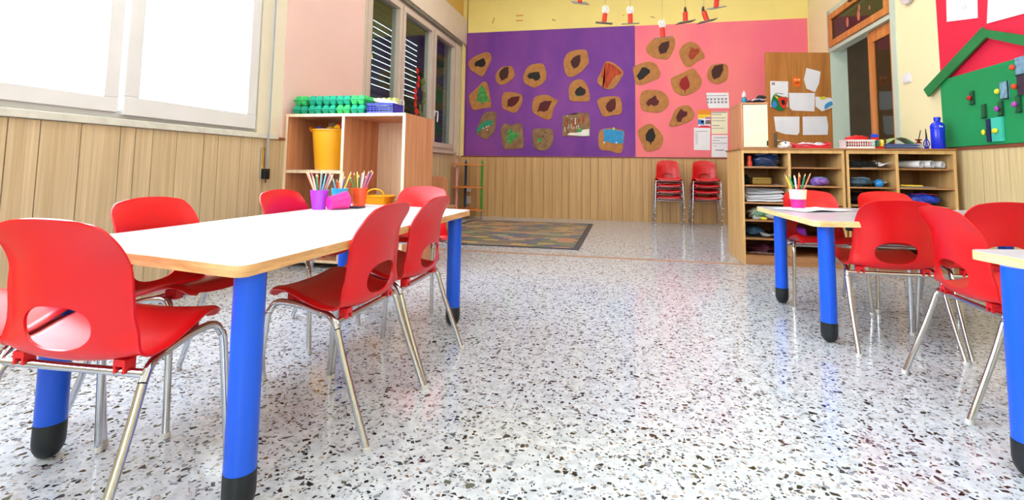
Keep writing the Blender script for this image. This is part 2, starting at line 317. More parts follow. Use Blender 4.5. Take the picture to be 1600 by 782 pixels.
# ================================================================ THE ROOM
LX, RX, BY, FY, CZ = -2.56, 2.56, 7.526, -3.0, 3.9
def terrazzo():
    m, nt, p = newmat('terrazzo')
    tc = nt.nodes.new('ShaderNodeTexCoord')
    N = nt.nodes; Lk = nt.links.new
    cur, _ = noise_mix(nt, rgb(186, 194, 206), rgb(210, 217, 227), 30)
    def layer(cur, scale, dens, edge, cols, off):
        mp = N.new('ShaderNodeMapping'); mp.inputs['Location'].default_value = (off, off*.7, 0); Lk(tc.outputs['Object'], mp.inputs[0])
        # warp so the chips get irregular outlines
        nz = N.new('ShaderNodeTexNoise'); nz.inputs['Scale'].default_value = scale*1.3; Lk(mp.outputs[0], nz.inputs['Vector'])
        vm = N.new('ShaderNodeVectorMath'); vm.operation = 'MULTIPLY_ADD'; vm.inputs[1].default_value = (.35/scale,)*3; Lk(nz.outputs['Color'], vm.inputs[0]); Lk(mp.outputs[0], vm.inputs[2])
        v = N.new('ShaderNodeTexVoronoi'); v.voronoi_dimensions = '2D'; v.inputs['Scale'].default_value = scale; Lk(vm.outputs[0], v.inputs['Vector'])
        e = N.new('ShaderNodeTexVoronoi'); e.voronoi_dimensions = '2D'; e.feature = 'DISTANCE_TO_EDGE'; e.inputs['Scale'].default_value = scale; Lk(vm.outputs[0], e.inputs['Vector'])
        sp = N.new('ShaderNodeSeparateColor'); Lk(v.outputs['Color'], sp.inputs[0])
        g1 = N.new('ShaderNodeMath'); g1.operation = 'LESS_THAN'; g1.inputs[1].default_value = dens; Lk(sp.outputs[0], g1.inputs[0])
        mul = N.new('ShaderNodeMath'); mul.operation = 'MULTIPLY_ADD'; mul.inputs[1].default_value = .16; mul.inputs[2].default_value = edge; Lk(sp.outputs[2], mul.inputs[0])
        g2 = N.new('ShaderNodeMath'); g2.operation = 'GREATER_THAN'; Lk(e.outputs['Distance'], g2.inputs[0]); Lk(mul.outputs[0], g2.inputs[1])
        mm = N.new('ShaderNodeMath'); mm.operation = 'MULTIPLY'; Lk(g1.outputs[0], mm.inputs[0]); Lk(g2.outputs[0], mm.inputs[1])
        r = N.new('ShaderNodeValToRGB'); r.color_ramp.interpolation = 'CONSTANT'
        while len(r.color_ramp.elements) < len(cols): r.color_ramp.elements.new(.5)
        for i, c in enumerate(cols): r.color_ramp.elements[i].position = i/len(cols); r.color_ramp.elements[i].color = c
        Lk(sp.outputs[1], r.inputs[0])
        mx = N.new('ShaderNodeMix'); mx.data_type = 'RGBA'; Lk(mm.outputs[0], mx.inputs[0]); Lk(cur, mx.inputs[6]); Lk(r.outputs[0], mx.inputs[7])
        return mx.outputs[2]
    K = rgb(28, 28, 32); D = rgb(62, 60, 66); G = rgb(128, 132, 146); T = rgb(176, 166, 160); B = rgb(110, 92, 80); Lg = rgb(178, 184, 198); GR = rgb(92, 98, 88)
    cur = layer(cur, 140, .26, .05, [Lg, G, T, D, Lg, G], 3.3)
    cur = layer(cur, 80, .21, .09, [K, G, D, Lg, T, K, G, B], 0)
    cur = layer(cur, 54, .15, .13, [K, D, G, K, Lg, K, G, GR], 7.7)
    Lk(cur, p.inputs['Base Color'])
    p.inputs['Roughness'].default_value = .12; p.inputs['Specular IOR Level'].default_value = .5
    return m
struct('floor', box(BM(), LX, RX, FY, BY, -.1, 0), terrazzo())
struct('trim_1', box(BM(), LX, .95, 4.345, 4.405, .0, .002), plain('tan_strip', rgb(176, 140, 118), .4))
YEL = plain('yellow_paint', rgb(246, 226, 140), .75, vary=.03, scale=2)
CRM = plain('cream_paint', rgb(242, 232, 186), .75, vary=.02, scale=2)
LWM = plain('ivory_paint', rgb(232, 222, 200), .7, vary=.02, scale=2)
YEL2 = plain('ochre_paint', rgb(226, 186, 96), .75, vary=.03, scale=2)
CEI = plain('ceiling_white', rgb(240, 240, 236), .8)
struct('ceiling', box(BM(), LX, RX, FY, BY, CZ, CZ+.1), CEI)
wb = struct('wall_back', box(BM(), LX-.3, RX+.3, BY, BY+.2, 0, CZ), YEL)
for (x, z, w, h, c) in ((-2.05, 3.12, .02, .10, 'n'), (-1.62, 3.18, .12, .018, 'r'), (-1.62, 3.10, .11, .018, 'r'), (-1.07, 3.08, .06, .025, 'n'), (.43, 3.05, .07, .02, 'n'), (.0, 3.1, .02, .02, 'r')):
    put('tape_mark', obox((x, BY-.001, z), (w, .002, h), (0, .3 if c == 'n' else 0, 0)), plain('red_tape_residue', rgb(222, 150, 90), .8) if c == 'r' else plain('grey_tape_residue', rgb(196, 176, 110), .8), wb)
# left wall with its two window openings
W1 = (-1.3, 3.05, .985, 2.95); W2 = (4.46, 7.18, .99, 2.70)
b = BM(); X0 = LX-.22
box(b, X0, LX, FY, BY, 0, W1[2]); box(b, X0, LX, FY, W1[0], W1[2], CZ); box(b, X0, LX, W1[1], W2[0], W1[2], CZ)
box(b, X0, LX, W1[0], W1[1], W1[3], CZ); box(b, X0, LX, W2[1], BY, W1[2], CZ); box(b, X0, LX, W2[0], W2[1], W2[3], CZ)
struct('wall_left', b, LWM)
struct('trim_2', box(BM(), LX, LX+.006, 3.30, W2[0]-.02, .965, CZ), plain('pale_pink_paint', rgb(236, 200, 192), .75, vary=.02, scale=2))
struct('trim_3', box(BM(), LX, LX+.004, W2[0]-.02, BY, 2.9, CZ), YEL2)
# right wall with the door opening
DY0, DY1, DZ = 5.36, 6.81, 2.74
b = BM(); X1 = RX+.165
box(b, RX, X1, FY, DY0, 0, CZ); box(b, RX, X1, DY1, BY, 0, CZ); box(b, RX, X1, DY0, DY1, DZ, CZ)
struct('wall_right', b, CRM)
# rear wall (behind the photographer) with a wide window opening
b = BM(); box(b, LX-.22, X1, FY-.2, FY, 0, .95); box(b, LX-.22, X1, FY-.2, FY, 2.85, CZ); box(b, LX-.22, -.6, FY-.2, FY, .95, 2.85); box(b, 1.2, X1, FY-.2, FY, .95, 2.85)
struct('wall_front', b, CRM)
for lx, ly in ((-1.1, 1.6), (1.1, 1.6), (-1.1, 5.2), (1.1, 5.2)):  # unseen fixtures added to go with the fill lamps
    t = thing('fill_fixture', 'unseen white rectangular fixture added for the ceiling fill', 'ceiling light', (lx, ly, 0), group='added ceiling fill fixtures out of the frame')
    b = BM(); box(b, -.30, .30, -.70, .70, 3.86, 3.90); box(b, -.30, -.26, -.7, .7, 3.80, 3.86); box(b, .26, .30, -.7, .7, 3.80, 3.86)
    put('housing', b, CEI, t)
# corridor behind the door
b = BM(); DK = plain('dark_corridor', rgb(150, 136, 116), .7)
box(b, X1, X1+1.6, 4.6, 4.7, 0, 3); box(b, X1, X1+1.6, 7.5, 7.6, 0, 3); box(b, X1+1.5, X1+1.6, 4.7, 7.5, 0, 3); box(b, X1, X1+1.5, 4.7, 7.5, 3, 3.1); box(b, X1, X1+1.5, 4.7, 7.5, -.1, 0)
struct('wall_corridor', b, DK)
struct('trim_4', box(BM(), X1+1.47, X1+1.5, 4.7, 7.5, 1.30, 1.34), plain('corridor_rail', rgb(40, 30, 24), .5))

# wainscot of upright boards of uneven width, a mesh per wall
def wainscot(name, along, face, a0, a1, ztop, mat, widths, sgn, skip=None):
    b = BM(); a = a0; i = 0
    th = .014
    while a < a1-.01:
        w = widths[i % len(widths)]; e = min(a+w, a1)
        lo, hi = a+.0025, e-.0025
        f0, f1 = sorted((face, face+sgn*th))
        if along == 'y': box(b, f0, f1, lo, hi, .0, ztop)
        else: box(b, lo, hi, f0, f1, .0, ztop)
        a = e; i += 1
    f0, f1 = sorted((face, face+sgn*.006))
    if along == 'y': box(b, f0, f1, a0, a1, 0, ztop-.002, 1)
    else: box(b, a0, a1, f0, f1, 0, ztop-.002, 1)
    return struct(name, b, [mat, plain('dark_groove', rgb(92, 66, 44), .8)])
WD = [.19, .10, .12, .17, .19, .08, .10, .15, .19, .11]
wainscot('trim_5', 'y', LX, -1.5, BY-.02, .945, PANEL, WD, 1)
wainscot('trim_6', 'x', BY, LX+.016, RX-.016, .925, PANEL_B, [.15, .11, .19, .13, .12, .19, .16, .11, .18, .13], -1)
wainscot('trim_7', 'y', RX, -1.5, 5.24, .94, wood('wainscot_wood_right', rgb(214, 190, 140), rgb(234, 212, 164), (34, 34, .8)), [.17, .13, .12, .21, .10, .15], -1)
wainscot('trim_8', 'y', RX, DY1+.09, BY-.02, .94, PANEL_B, [.15, .2, .12], -1)
struct('trim_9', box(BM(), LX+.016, RX-.016, BY-.022, BY, .925, .943), TRIMB)
struct('trim_10', box(BM(), RX-.022, RX, -1.5, 5.24, .94, .962), TRIMB)
struct('trim_11', box(BM(), LX, LX+.02, 3.24, 4.40, .945, .965), TRIMB)

# ---- window 1 (big, two visible sashes)
def frame_yz(b, x0, x1, y0, y1, z0, z1, w, mi=0, wb=None, wt=None):
    wb = wb or w; wt = wt or w
    box(b, x0, x1, y0, y1, z0, z0+wb, mi, .004); box(b, x0, x1, y0, y1, z1-wt, z1, mi, .004)
    box(b, x0, x1, y0, y0+w, z0+wb, z1-wt, mi, .004); box(b, x0, x1, y1-w, y1, z0+wb, z1-wt, mi, .004)
def glass(name, tint, gl=.06, rough=0):
    if name in _M: return _M[name]
    m, nt, p = newmat(name); out = nt.nodes['Material Output']; nt.nodes.remove(p)
    t = nt.nodes.new('ShaderNodeBsdfTransparent'); t.inputs[0].default_value = tint
    g = nt.nodes.new('ShaderNodeBsdfGlossy'); g.inputs['Roughness'].default_value = rough
    lw = nt.nodes.new('ShaderNodeLayerWeight'); lw.inputs['Blend'].default_value = .5
    pw = nt.nodes.new('ShaderNodeMath'); pw.operation = 'POWER'; pw.inputs[1].default_value = 4; nt.links.new(lw.outputs['Facing'], pw.inputs[0])
    ad = nt.nodes.new('ShaderNodeMath'); ad.operation = 'MULTIPLY_ADD'; ad.inputs[1].default_value = .45; ad.inputs[2].default_value = gl; ad.use_clamp = True
    mx = nt.nodes.new('ShaderNodeMixShader'); nt.links.new(pw.outputs[0], ad.inputs[0]); nt.links.new(ad.outputs[0], mx.inputs[0])
    nt.links.new(t.outputs[0], mx.inputs[1]); nt.links.new(g.outputs[0], mx.inputs[2]); nt.links.new(mx.outputs[0], out.inputs[0])
    _M[name] = m; return m
GL1 = glass('clear_pane', (.98, .99, 1, 1), .0)
GL2 = glass('dark_pane', (.80, .88, .88, 1), .04)
GL3 = glass('door_pane', (.45, .52, .50, 1), .06)
b = BM(); frame_yz(b, LX-.10, LX-.03, W1[0], W1[1], W1[2], W1[3], .05); w1 = struct('window_1', b, PVC)
b = BM(); frame_yz(b, LX-.085, LX-.01, .60, 2.065, 1.02, 2.92, .075); put('sash', b, PVC, w1)
b = BM(); frame_yz(b, LX-.075, LX+.0, 2.085, 3.035, 1.01, 2.92, .085, wb=.10); put('sash', b, PVC, w1)
b = BM(); frame_yz(b, LX-.085, LX-.01, -1.28, .58, 1.02, 2.92, .075); put('sash', b, PVC, w1)
for y0, y1 in ((.67, 1.99), (2.165, 2.955), (-1.2, .51)): put('pane', box(BM(), LX-.055, LX-.049, y0, y1, 1.09, 2.85), GL1, w1)
put('window_sill', box(BM(), LX-.06, LX+.035, -1.5, 3.24, .948, .985, 0, .004), plain('marble_sill', rgb(214, 214, 204), .35, vary=.08, scale=20), w1)
# ---- window 2 (three dark panes with the roller shutter down)
b = BM(); frame_yz(b, LX-.10, LX+.01, W2[0], W2[1], W2[2], W2[3], .045); w2 = struct('window_2', b, PVC2)
for y0, y1 in ((4.50, 5.27), (5.29, 6.245), (6.28, 7.14)):
    f = BM(); frame_yz(f, LX-.08, LX+.03, y0, y1, 1.03, 2.66, .068); s = put('sash', f, PVC2, w2)
    put('pane', box(BM(), LX-.03, LX-.024, y0+.066, y1-.066, 1.096, 2.594), GL2, s)
for y, z in ((5.245, 1.50), (6.315, 1.50)):
    h = BM(); box(h, LX+.03, LX+.045, y-.014, y+.014, z-.05, z+.03, 0, .004); tube(h, catmull([(LX+.045, y, z+.01), (LX+.075, y, z+.01), (LX+.08, y, z-.03), (LX+.075, y, z-.13)], 5), .010, 10)
    put('window_handle', h, PVC, w2, True)
put('window_sill', box(BM(), LX-.05, LX+.05, W2[0]-.03, W2[1]+.03, .955, .99, 0, .004), PVC2, w2)
# shutter: slats with rows of real slots
def shutter_mat():
    m, nt, p = newmat('shutter_slats'); N = nt.nodes; Lk = nt.links.new
    p.inputs['Base Color'].default_value = rgb(58, 74, 66); p.inputs['Roughness'].default_value = .5
    tc = N.new('ShaderNodeTexCoord'); sx = N.new('ShaderNodeSeparateXYZ'); Lk(tc.outputs['Object'], sx.inputs[0])
    def frac(src, k, thr, off=0):
        a = N.new('ShaderNodeMath'); a.operation = 'MULTIPLY_ADD'; a.inputs[1].default_value = k; a.inputs[2].default_value = off; Lk(src, a.inputs[0])
        f = N.new('ShaderNodeMath'); f.operation = 'FRACT'; Lk(a.outputs[0], f.inputs[0])
        g = N.new('ShaderNodeMath'); g.operation = 'LESS_THAN'; g.inputs[1].default_value = thr; Lk(f.outputs[0], g.inputs[0]); return g.outputs[0]
    a = frac(sx.outputs[1], 24, .45); c = frac(sx.outputs[2], 1/.0723, .10)
    # the slots stay open only in the middle of the nearer shutter; elsewhere the slats are pushed together
    def cmp(src, op, v):
        g = N.new('ShaderNodeMath'); g.operation = op; g.inputs[1].default_value = v; Lk(src, g.inputs[0]); return g
    def mul(p, q):
        g = N.new('ShaderNodeMath'); g.operation = 'MULTIPLY'; Lk(p.outputs[0], g.inputs[0]); Lk(q.outputs[0], g.inputs[1]); return g
    g = mul(mul(cmp(sx.outputs[2], 'GREATER_THAN', 1.62), cmp(sx.outputs[2], 'LESS_THAN', 2.45)), cmp(sx.outputs[1], 'LESS_THAN', 6.15))
    m1 = N.new('ShaderNodeMath'); m1.operation = 'MULTIPLY'; Lk(a, m1.inputs[0]); Lk(c, m1.inputs[1])
    m2 = N.new('ShaderNodeMath'); m2.operation = 'MULTIPLY'; Lk(m1.outputs[0], m2.inputs[0]); Lk(g.outputs[0], m2.inputs[1])
    t = N.new('ShaderNodeBsdfTransparent'); mx = N.new('ShaderNodeMixShader'); Lk(m2.outputs[0], mx.inputs[0]); Lk(p.outputs[0], mx.inputs[1]); Lk(t.outputs[0], mx.inputs[2]); Lk(mx.outputs[0], N['Material Output'].inputs[0])
    return m
b = BM(); 
n = 24
for i in range(n):
    z0 = .99+i*.0723; vs = []
    prof = [(LX-.185, z0), (LX-.178, z0+.018), (LX-.176, z0+.036), (LX-.178, z0+.054), (LX-.185, z0+.0723)]
    rows = [[b.verts.new((x, y, z)) for x, z in prof] for y in (W2[0], W2[1])]
    for k in range(4): b.faces.new((rows[0][k], rows[1][k], rows[1][k+1], rows[0][k+1]))
put('roller_shutter', b, shutter_mat(), w2)
struct('trim_12', box(BM(), LX, LX+.075, 4.30, BY-.005, 2.735, 3.14, 0, .004), plain('shutter_box', rgb(226, 210, 192), .5, vary=.02))
struct('trim_13', box(BM(), LX, LX+.05, 4.30, BY-.06, 2.705, 2.735), plain('shutter_box_gap_shade', rgb(140, 140, 128), .6))  # grey strip paints the shade of the recess under the box
b = BM(); tube(b, [(LX+.05, 7.40, .93), (LX+.05, 7.40, 2.74)], .012, 10); tube(b, [(LX+.03, 7.33, .93), (LX+.03, 7.33, 2.74)], .005, 8)
struct('trim_14', b, plain('pipe_cream', rgb(222, 206, 150), .5))
struct('trim_15', box(BM(), LX+.075, LX+.083, BY-.012, BY, .95, CZ), plain('corner_cable', rgb(80, 62, 44), .6))
# shapes imitating reflected decorations, and a sticker, at window 2
for k, (y, z0, n, c) in enumerate(((5.72, 1.95, 8, 'r'), (5.86, 1.85, 6, 'g'))):
    t = thing('reflected_garland', ('string of red shapes imitating reflections in the dark middle window' if c == 'r' else 'string of olive green shapes imitating reflections beside the red ones in the window'), 'garland', (LX+.0, y, 0))
    s_ = BM(); tube(s_, [(.036, 0, z0+.35), (.036, 0, z0-n*.085)], .0015, 6); put('string', s_, BLACK, t)
    for i in range(n):
        b = BM(); blob(b, (.04, R.uniform(-.07, .07), z0-i*.085), (.006, .035+R.random()*.03, .038), i+k*9, .3, 12, 8)
        put('reflection_shape', b, plain('reflection_red', rgb(196, 34, 26), .6) if c == 'r' else plain('reflection_green', rgb(96, 110, 44), .6), t)
t = thing('window_flower_sticker', 'pale yellow flower sticker on the left pane near shutter slots', 'sticker', (LX-.022, 4.62, 1.98))
for (dy, dz, r_) in ((0, .0, .03), (.03, -.07, .03), (.0, .09, .025)):
    b = BM(); prism(b, [(dy+r_*(1+.35*math.cos(5*a))*math.cos(a), dz+r_*(1+.35*math.cos(5*a))*math.sin(a)) for a in [2*PI*i/30 for i in range(30)]], 0, .003, 'x')
    put('petals', b, plain('sticker_yellow', rgb(206, 214, 90), .6), t)
# shutter strap with its winder on the wall
t = thing('shutter_strap', 'grey shutter strap hanging beside the big window to its metal winder', 'strap')
b = BM(); v = [(LX+.10, 3.10), ]; 
for (y0, y1, x0, x1, z0, z1) in ((3.112, 3.130, LX+.040, LX+.043, .72, 3.0),): box(b, x0, x1, y0, y1, z0, z1)
put('strap', b, plain('strap_grey', rgb(168, 176, 186), .6), t)
b = BM(); box(b, LX+.014, LX+.03, 3.075, 3.11, .66, .88, 0, .003); put('winder_plate', b, CHROME, t)
b = BM(); box(b, LX+.03, LX+.05, 3.09, 3.145, .655, .73, 0, .004); tube(b, [(LX+.04, 3.115, .66), (LX+.04, 3.115, .63)], .004, 8); put('winder', b, BLACK, t)

# ---- door in the right wall
JB = plain('jamb_paint', rgb(198, 212, 196), .5, vary=.02)
b = BM(); box(b, RX-.012, RX+.18, DY0-.085, DY0+.006, 0, DZ+.08); box(b, RX-.012, RX+.18, DY1-.014, DY1+.06, 0, DZ+.06); box(b, RX-.012, RX+.18, DY0, DY1, DZ-.002, DZ+.06); box(b, RX-.012, RX+.10, DY0, DY1, 2.268, 2.315)
struct('trim_16', b, JB)
d1 = BM(); H0 = Vector((2.55, 6.80, 0)); H1 = Vector((1.79, 6.66, 0)); dv = (H1-H0).normalized(); nv = Vector((dv.y, -dv.x, 0))
if nv.y > 0: nv = -nv
def LF(a, z, d): q = H0+dv*a+nv*d; return (q.x, q.y, z)
prism(d1, [(0, .012), (.80, .012), (.80, 2.262), (0, 2.262)], -.042, 0, F=LF)
d1 = struct('door_1', d1, DOORW)
b = BM(); prism(b, [(.69, 1.06), (.735, 1.06), (.735, 1.235), (.69, 1.235)], 0, .005, F=LF); put('handle_plate', b, plain('brass_grey', rgb(150, 140, 120), .3, .8), d1)
b = BM(); tube(b, [LF(.713, 1.14, .004), LF(.713, 1.14, .045), LF(.70, 1.14, .055), LF(.60, 1.14, .055)], .008, 10); put('door_handle', b, CHROME, d1, True)
b = BM(); frame_yz(b, RX+.03, RX+.075, DY0+.01, 5.92, .012, 2.262, .105, wb=.35, wt=.12); d2 = struct('door_2', b, FRW)
put('pane', box(BM(), RX+.05, RX+.056, DY0+.11, 5.82, .36, 2.15), GL3, d2)
b = BM(); tube(b, [(RX+.02, DY0-.005, 1.9), (RX+.02, DY0-.005, 2.0)], .012, 10); tube(b, [(RX+.02, DY0-.005, .6), (RX+.02, DY0-.005, .7)], .012, 10); put('hinge', b, BLACK, d2)
b = BM(); frame_yz(b, RX-.03, RX+.02, DY0+.008, DY1-.016, 2.32, 2.736, .075); w3 = struct('window_3', b, FRW)
put('pane', box(BM(), RX-.01, RX-.004, DY0+.08, DY1-.08, 2.395, 2.663), GL3, w3)
b = BM(); box(b, RX-.05, RX-.03, 6.1, 6.16, 2.70, 2.745); put('catch', b, BLACK, w3)
b = BM()
for (y, z, r_) in ((6.28, 2.50, .05), (6.0, 2.50, .055), (5.98, 2.57, .035), (5.75, 2.63, .02), (5.75, 2.5, .02)):
    prism(b, [(y+r_*.6*math.cos(a), z+r_*(1.2*math.sin(a))) for a in [2*PI*i/16 for i in range(16)]], RX-.013, RX-.010, 'x')
put('window_sticker', b, plain('sticker_rose', rgb(196, 112, 92), .6), w3)
# ================================================================ BOARDS ON THE WALLS
def mottled(name, a, b, scale, stretch=(1, 1, 1)):
    m, nt, p = newmat(name); o, n = noise_mix(nt, a, b, scale, stretch, 4, .3, .7); nt.links.new(o, p.inputs['Base Color']); p.inputs['Roughness'].default_value = .75
    return m
t = put('display_board', box(BM(), -2.50, .166, BY-.012, BY-.0004, .944, 2.93, 0), mottled('purple_poster_paint', rgb(108, 50, 150), rgb(136, 68, 156), 2.2, (1, 1, .5)))
tag(t, 'purple painted display board covering the left of the back wall', 'display board')
t = put('display_board', box(BM(), .169, 2.54, BY-.012, BY-.0004, .944, 2.925, 0), mottled('pink_poster_paint', rgb(244, 112, 140), rgb(250, 138, 136), 1.6, (1, 1, .6)))
tag(t, 'pink painted display board covering the right of the back wall', 'display board')
BF = BY-.012
DRED = plain('dark_red_leaf', rgb(84, 10, 20), .7, vary=.25, scale=30); DBLK = plain('black_leaf', rgb(26, 16, 16), .7, vary=.3, scale=40)
DBRN = plain('brown_leaf', rgb(62, 18, 14), .7, vary=.3, scale=30); LRED = plain('bright_red_leaf', rgb(150, 12, 18), .7, vary=.15, scale=30)
ORED = plain('rust_leaf', rgb(160, 58, 22), .7, vary=.25, scale=30)
GRN = plain('green_paint_daub', rgb(70, 150, 72), .7, vary=.35, scale=30); TEAL = plain('teal_paint_daub', rgb(30, 150, 112), .7, vary=.2, scale=30)
SKY = plain('sky_blue_daub', rgb(46, 146, 204), .7, vary=.1, scale=20); BRS = mottled('red_brush_strokes', rgb(150, 30, 14), rgb(196, 80, 36), 30, (1, 1, .25))
WHT = plain('white_daub', rgb(232, 232, 226), .7, vary=.1)
INFO = {
 'p1': ('heart-shaped brown cardboard with a dark lobed leaf print, top left corner of the purple board', DBLK, CARD),
 'p2': ('round brown cardboard with a dark teardrop leaf, right of the heart-shaped corner piece on purple', DBRN, CARD),
 'p3': ('brown cardboard with a dark clover-like leaf, left of the tall oval piece on purple', DBLK, CARD),
 'p4': ('brown cardboard with a painted green fir tree at the left edge of the purple board', GRN, CARD),
 'p5': ('brown cardboard with a teal painted arch, below the fir tree picture', TEAL, CARD2),
 'p6': ('square brown cardboard with a green paint splash, bottom row of the purple board', GRN, CARD2),
 'p7': ('small speckled brown cardboard with a green dab, between green splash and white scribble pictures', GRN, CARD2),
 'p8': ('brown cardboard with a slanting dark red leaf, left one of the middle row on purple', DRED, CARD),
 'p9': ('large brown cardboard with a slanting dark red leaf and a pointed right corner', DRED, CARD),
 'p10': ('tall oval brown cardboard with a dark red teardrop leaf, highest piece on the purple board', DBRN, CARD),
 'p11': ('brown cardboard covered in rust red brush strokes on the purple board', BRS, CARD),
 'p12': ('brown cardboard with a dark lobed leaf and green tip, under the tall oval one', DBLK, CARD),
 'p13': ('brown cardboard with an upright dark red leaf, above the blue sky picture', DRED, CARD),
 'p14': ('rectangular brown cardboard with white scribbled letters and coloured streaks', WHT, CARD2),
 'p15': ('brown cardboard with a sky blue painted field at the lower right of the purple board', SKY, CARD),
 'p16': ('brown cardboard with a black lobed leaf straddling the purple and pink boards', DBLK, CARD),
 'p17': ('wide brown cardboard with a dark teardrop leaf, highest piece on the pink board', DBRN, CARD),
 'p18': ('brown cardboard with a rust coloured lobed leaf and pointed right corner on pink', ORED, CARD),
 'p19': ('brown cardboard with a bright red upright leaf in the middle of the pink board', LRED, CARD),
 'p20': ('round brown cardboard with a large dark leaf, furthest right piece on the pink board', DBRN, CARD),
 'p21': ('wide brown cardboard with a deep red lobed leaf, lower left of the pink board', DRED, CARD),
 'p22': ('drop-shaped brown cardboard with a deep red lobed leaf, pointing to the lower left', DRED, CARD),
 'p23': ('brown cardboard with a black pointed leaf, lowest piece on the pink board', DBLK, CARD)}
for k, (lab, lm, cm) in INFO.items():
    pts, lf = ART[k]
    ax = sum(p[0] for p in pts)/len(pts); az = sum(p[1] for p in pts)/len(pts)
    t = thing('cardboard_picture', lab, 'picture', (ax, BF, az), group='cardboard leaf pictures on the back wall')
    loc = lambda q: [(x-ax, z-az) for x, z in q]
    sp = loc(pts) if k == 'p14' else smooth2(loc(pts), 3)
    put('cardboard', prism(BM(), sp, -.009, -.001), cm, t)
    put({'p4': 'painted_tree', 'p5': 'painted_arch', 'p6': 'paint_splash', 'p7': 'paint_dab', 'p11': 'brush_strokes', 'p14': 'white_paint', 'p15': 'painted_sky'}.get(k, 'leaf_print'), prism(BM(), loc(lf), -.0105, -.0085), lm, t)
    if k == 'p14':
        b = BM()
        def stroke(ps, w=.008):
            tube(b, [(x, -.0105, z) for x, z in ps], w/2, 6)
        z0 = -.09
        stroke([(-.11, z0), (-.10, z0+.07), (-.08, z0+.02), (-.06, z0+.075), (-.05, z0)]); stroke([(-.03, z0), (-.015, z0+.04), (0, z0), (0, z0+.04)])
        stroke([(.02, z0), (.02, z0+.04), (.035, z0+.045)]); stroke([(.05, z0+.06), (.05, z0), (.07, z0+.01)]); stroke([(-.16, z0+.03), (-.155, z0-.04)], .012)
        stroke([(.0, z0+.07), (.0, z0+.15)], .014); stroke([(-.13, .1), (-.11, .11)], .016); stroke([(-.07, .065), (-.05, .065)], .014); stroke([(.0, .07), (.01, .07)], .02)
        put('white_scribble', b, WHT, t)
        for x, zz, h in ((-.14, -.0, .12), (-.03, .0, .14), (.11, .06, .14), (.04, .04, .06)):
            b = BM(); prism(b, [(x, zz-h/2), (x+.025, zz-h/2), (x+.03, zz+h/2), (x+.004, zz+h/2)], -.0104, -.0086)
            put('coloured_streak', b, plain('streak_red', rgb(168, 56, 30), .7, vary=.4, scale=30), t)
        b = BM(); prism(b, smooth2([(.02, -.11), (.06, -.08), (.11, -.10), (.09, -.135), (.03, -.14)]), -.0112, -.0100); put('green_daub', b, GRN, t)
    if k == 'p15':
        b = BM(); prism(b, [(.03+.018*math.cos(a), .14+.02*math.sin(a)) for a in [2*PI*i/14 for i in range(14)]], -.012, -.010); put('yellow_sun', b, plain('yellow_dab', rgb(186, 206, 60), .7), t)
        for x in (-.11, .07):
            b = BM(); prism(b, [(x+.014*math.cos(a), -.07+.012*math.sin(a)) for a in [2*PI*i/12 for i in range(12)]], -.0112, -.0086)
            put('white_dot', b, WHT, t)
    if k in ('p6', 'p7', 'p5'):
        for i in range(9):
            b = BM(); x, z = R.uniform(-.07, .07), R.uniform(-.09, .10); prism(b, [(x+.009*math.cos(a), z+.014*math.sin(a)) for a in [2*PI*j/8 for j in range(8)]], -.0100, -.0086)
            put('paint_spot', b, [plain('spot_navy', rgb(70, 84, 120), .7), plain('spot_dark', rgb(96, 60, 44), .7), WHT][('p6', 'p7', 'p5').index(k)], t)
    if k == 'p12':
        b = BM(); prism(b, [(-.03+.02*math.cos(a), -.085+.014*math.sin(a)) for a in [2*PI*i/10 for i in range(10)]], -.0112, -.0086); put('green_tip', b, GRN, t)

TXT = plain('grey_print', rgb(150, 148, 156), .8)
def notice(k, lab, mat, lines, F=None):
    pts = ART[k][0]; ax = sum(p[0] for p in pts)/len(pts); az = sum(p[1] for p in pts)/len(pts)
    t = thing('notice_sheet', lab, 'paper sheet', (ax, BF, az), group='papers on the pink board')
    put('sheet', prism(BM(), [(x-ax, z-az) for x, z in pts], -.003, -.001), mat, t)
    b = BM()
    for x0, x1, z, h in lines: box(b, x0, x1, -.0038, -.0028, z-h/2, z+h/2)
    if lines: put('printed_lines', b, TXT, t)
    return t
notice('q1', 'white landscape sheet with a printed grid, topmost paper on the pink board', PAPER, [(-.15, .15, .075, .008)]+[(x, x+.03, z, .03) for x in (-.13, -.08, -.03, .02, .07, .12) for z in (.025, -.02)])
q = notice('q2', 'small colourful poster with orange, yellow and blue shapes', plain('poster_white', rgb(236, 232, 236), .6), [])
for n_, pts_, c in (('orange_band', [(-.09, .06), (.09, .06), (.09, .13), (-.09, .13)], rgb(240, 142, 24)), ('yellow_band', [(-.09, .01), (-.02, .0), (.09, .04), (.09, .062), (-.09, .062)], rgb(246, 206, 50)),
                    ('blue_shape', [(-.09, -.08), (.0, -.09), (.0, -.02), (-.08, -.01)], rgb(70, 130, 200)), ('dark_shape', [(-.045, -.06), (-.01, -.06), (-.01, -.03), (-.045, -.03)], rgb(30, 40, 80)), ('grey_shape', [(.01, -.08), (.09, -.08), (.09, -.02), (.02, -.02)], rgb(120, 110, 110)),
                    ('red_band', [(-.09, -.125), (.09, -.125), (.05, -.10), (-.05, -.10)], rgb(220, 40, 60)), ('purple_shape', [(.01, .0), (.09, .0), (.09, .02), (.02, .02)], rgb(170, 70, 160))):
    put(n_, prism(BM(), pts_, -.0042, -.0028), plain('poster_'+n_, c, .6), q)
notice('q3', 'cream sheet of printed text beside the colourful poster', CREAMP, [(-.11, .1, .15, .014), (-.11, .03, .12, .01), (-.1, .08, .07, .008), (-.1, .08, .03, .008), (-.1, .0, -.04, .012), (-.11, .06, -.08, .008)])
notice('q4', 'white sheet with a narrow printed list under the colourful poster', PAPER, [(-.09, .08, .11, .008)]+[(-.09, -.06, .08-.025*i, .008) for i in range(7)])
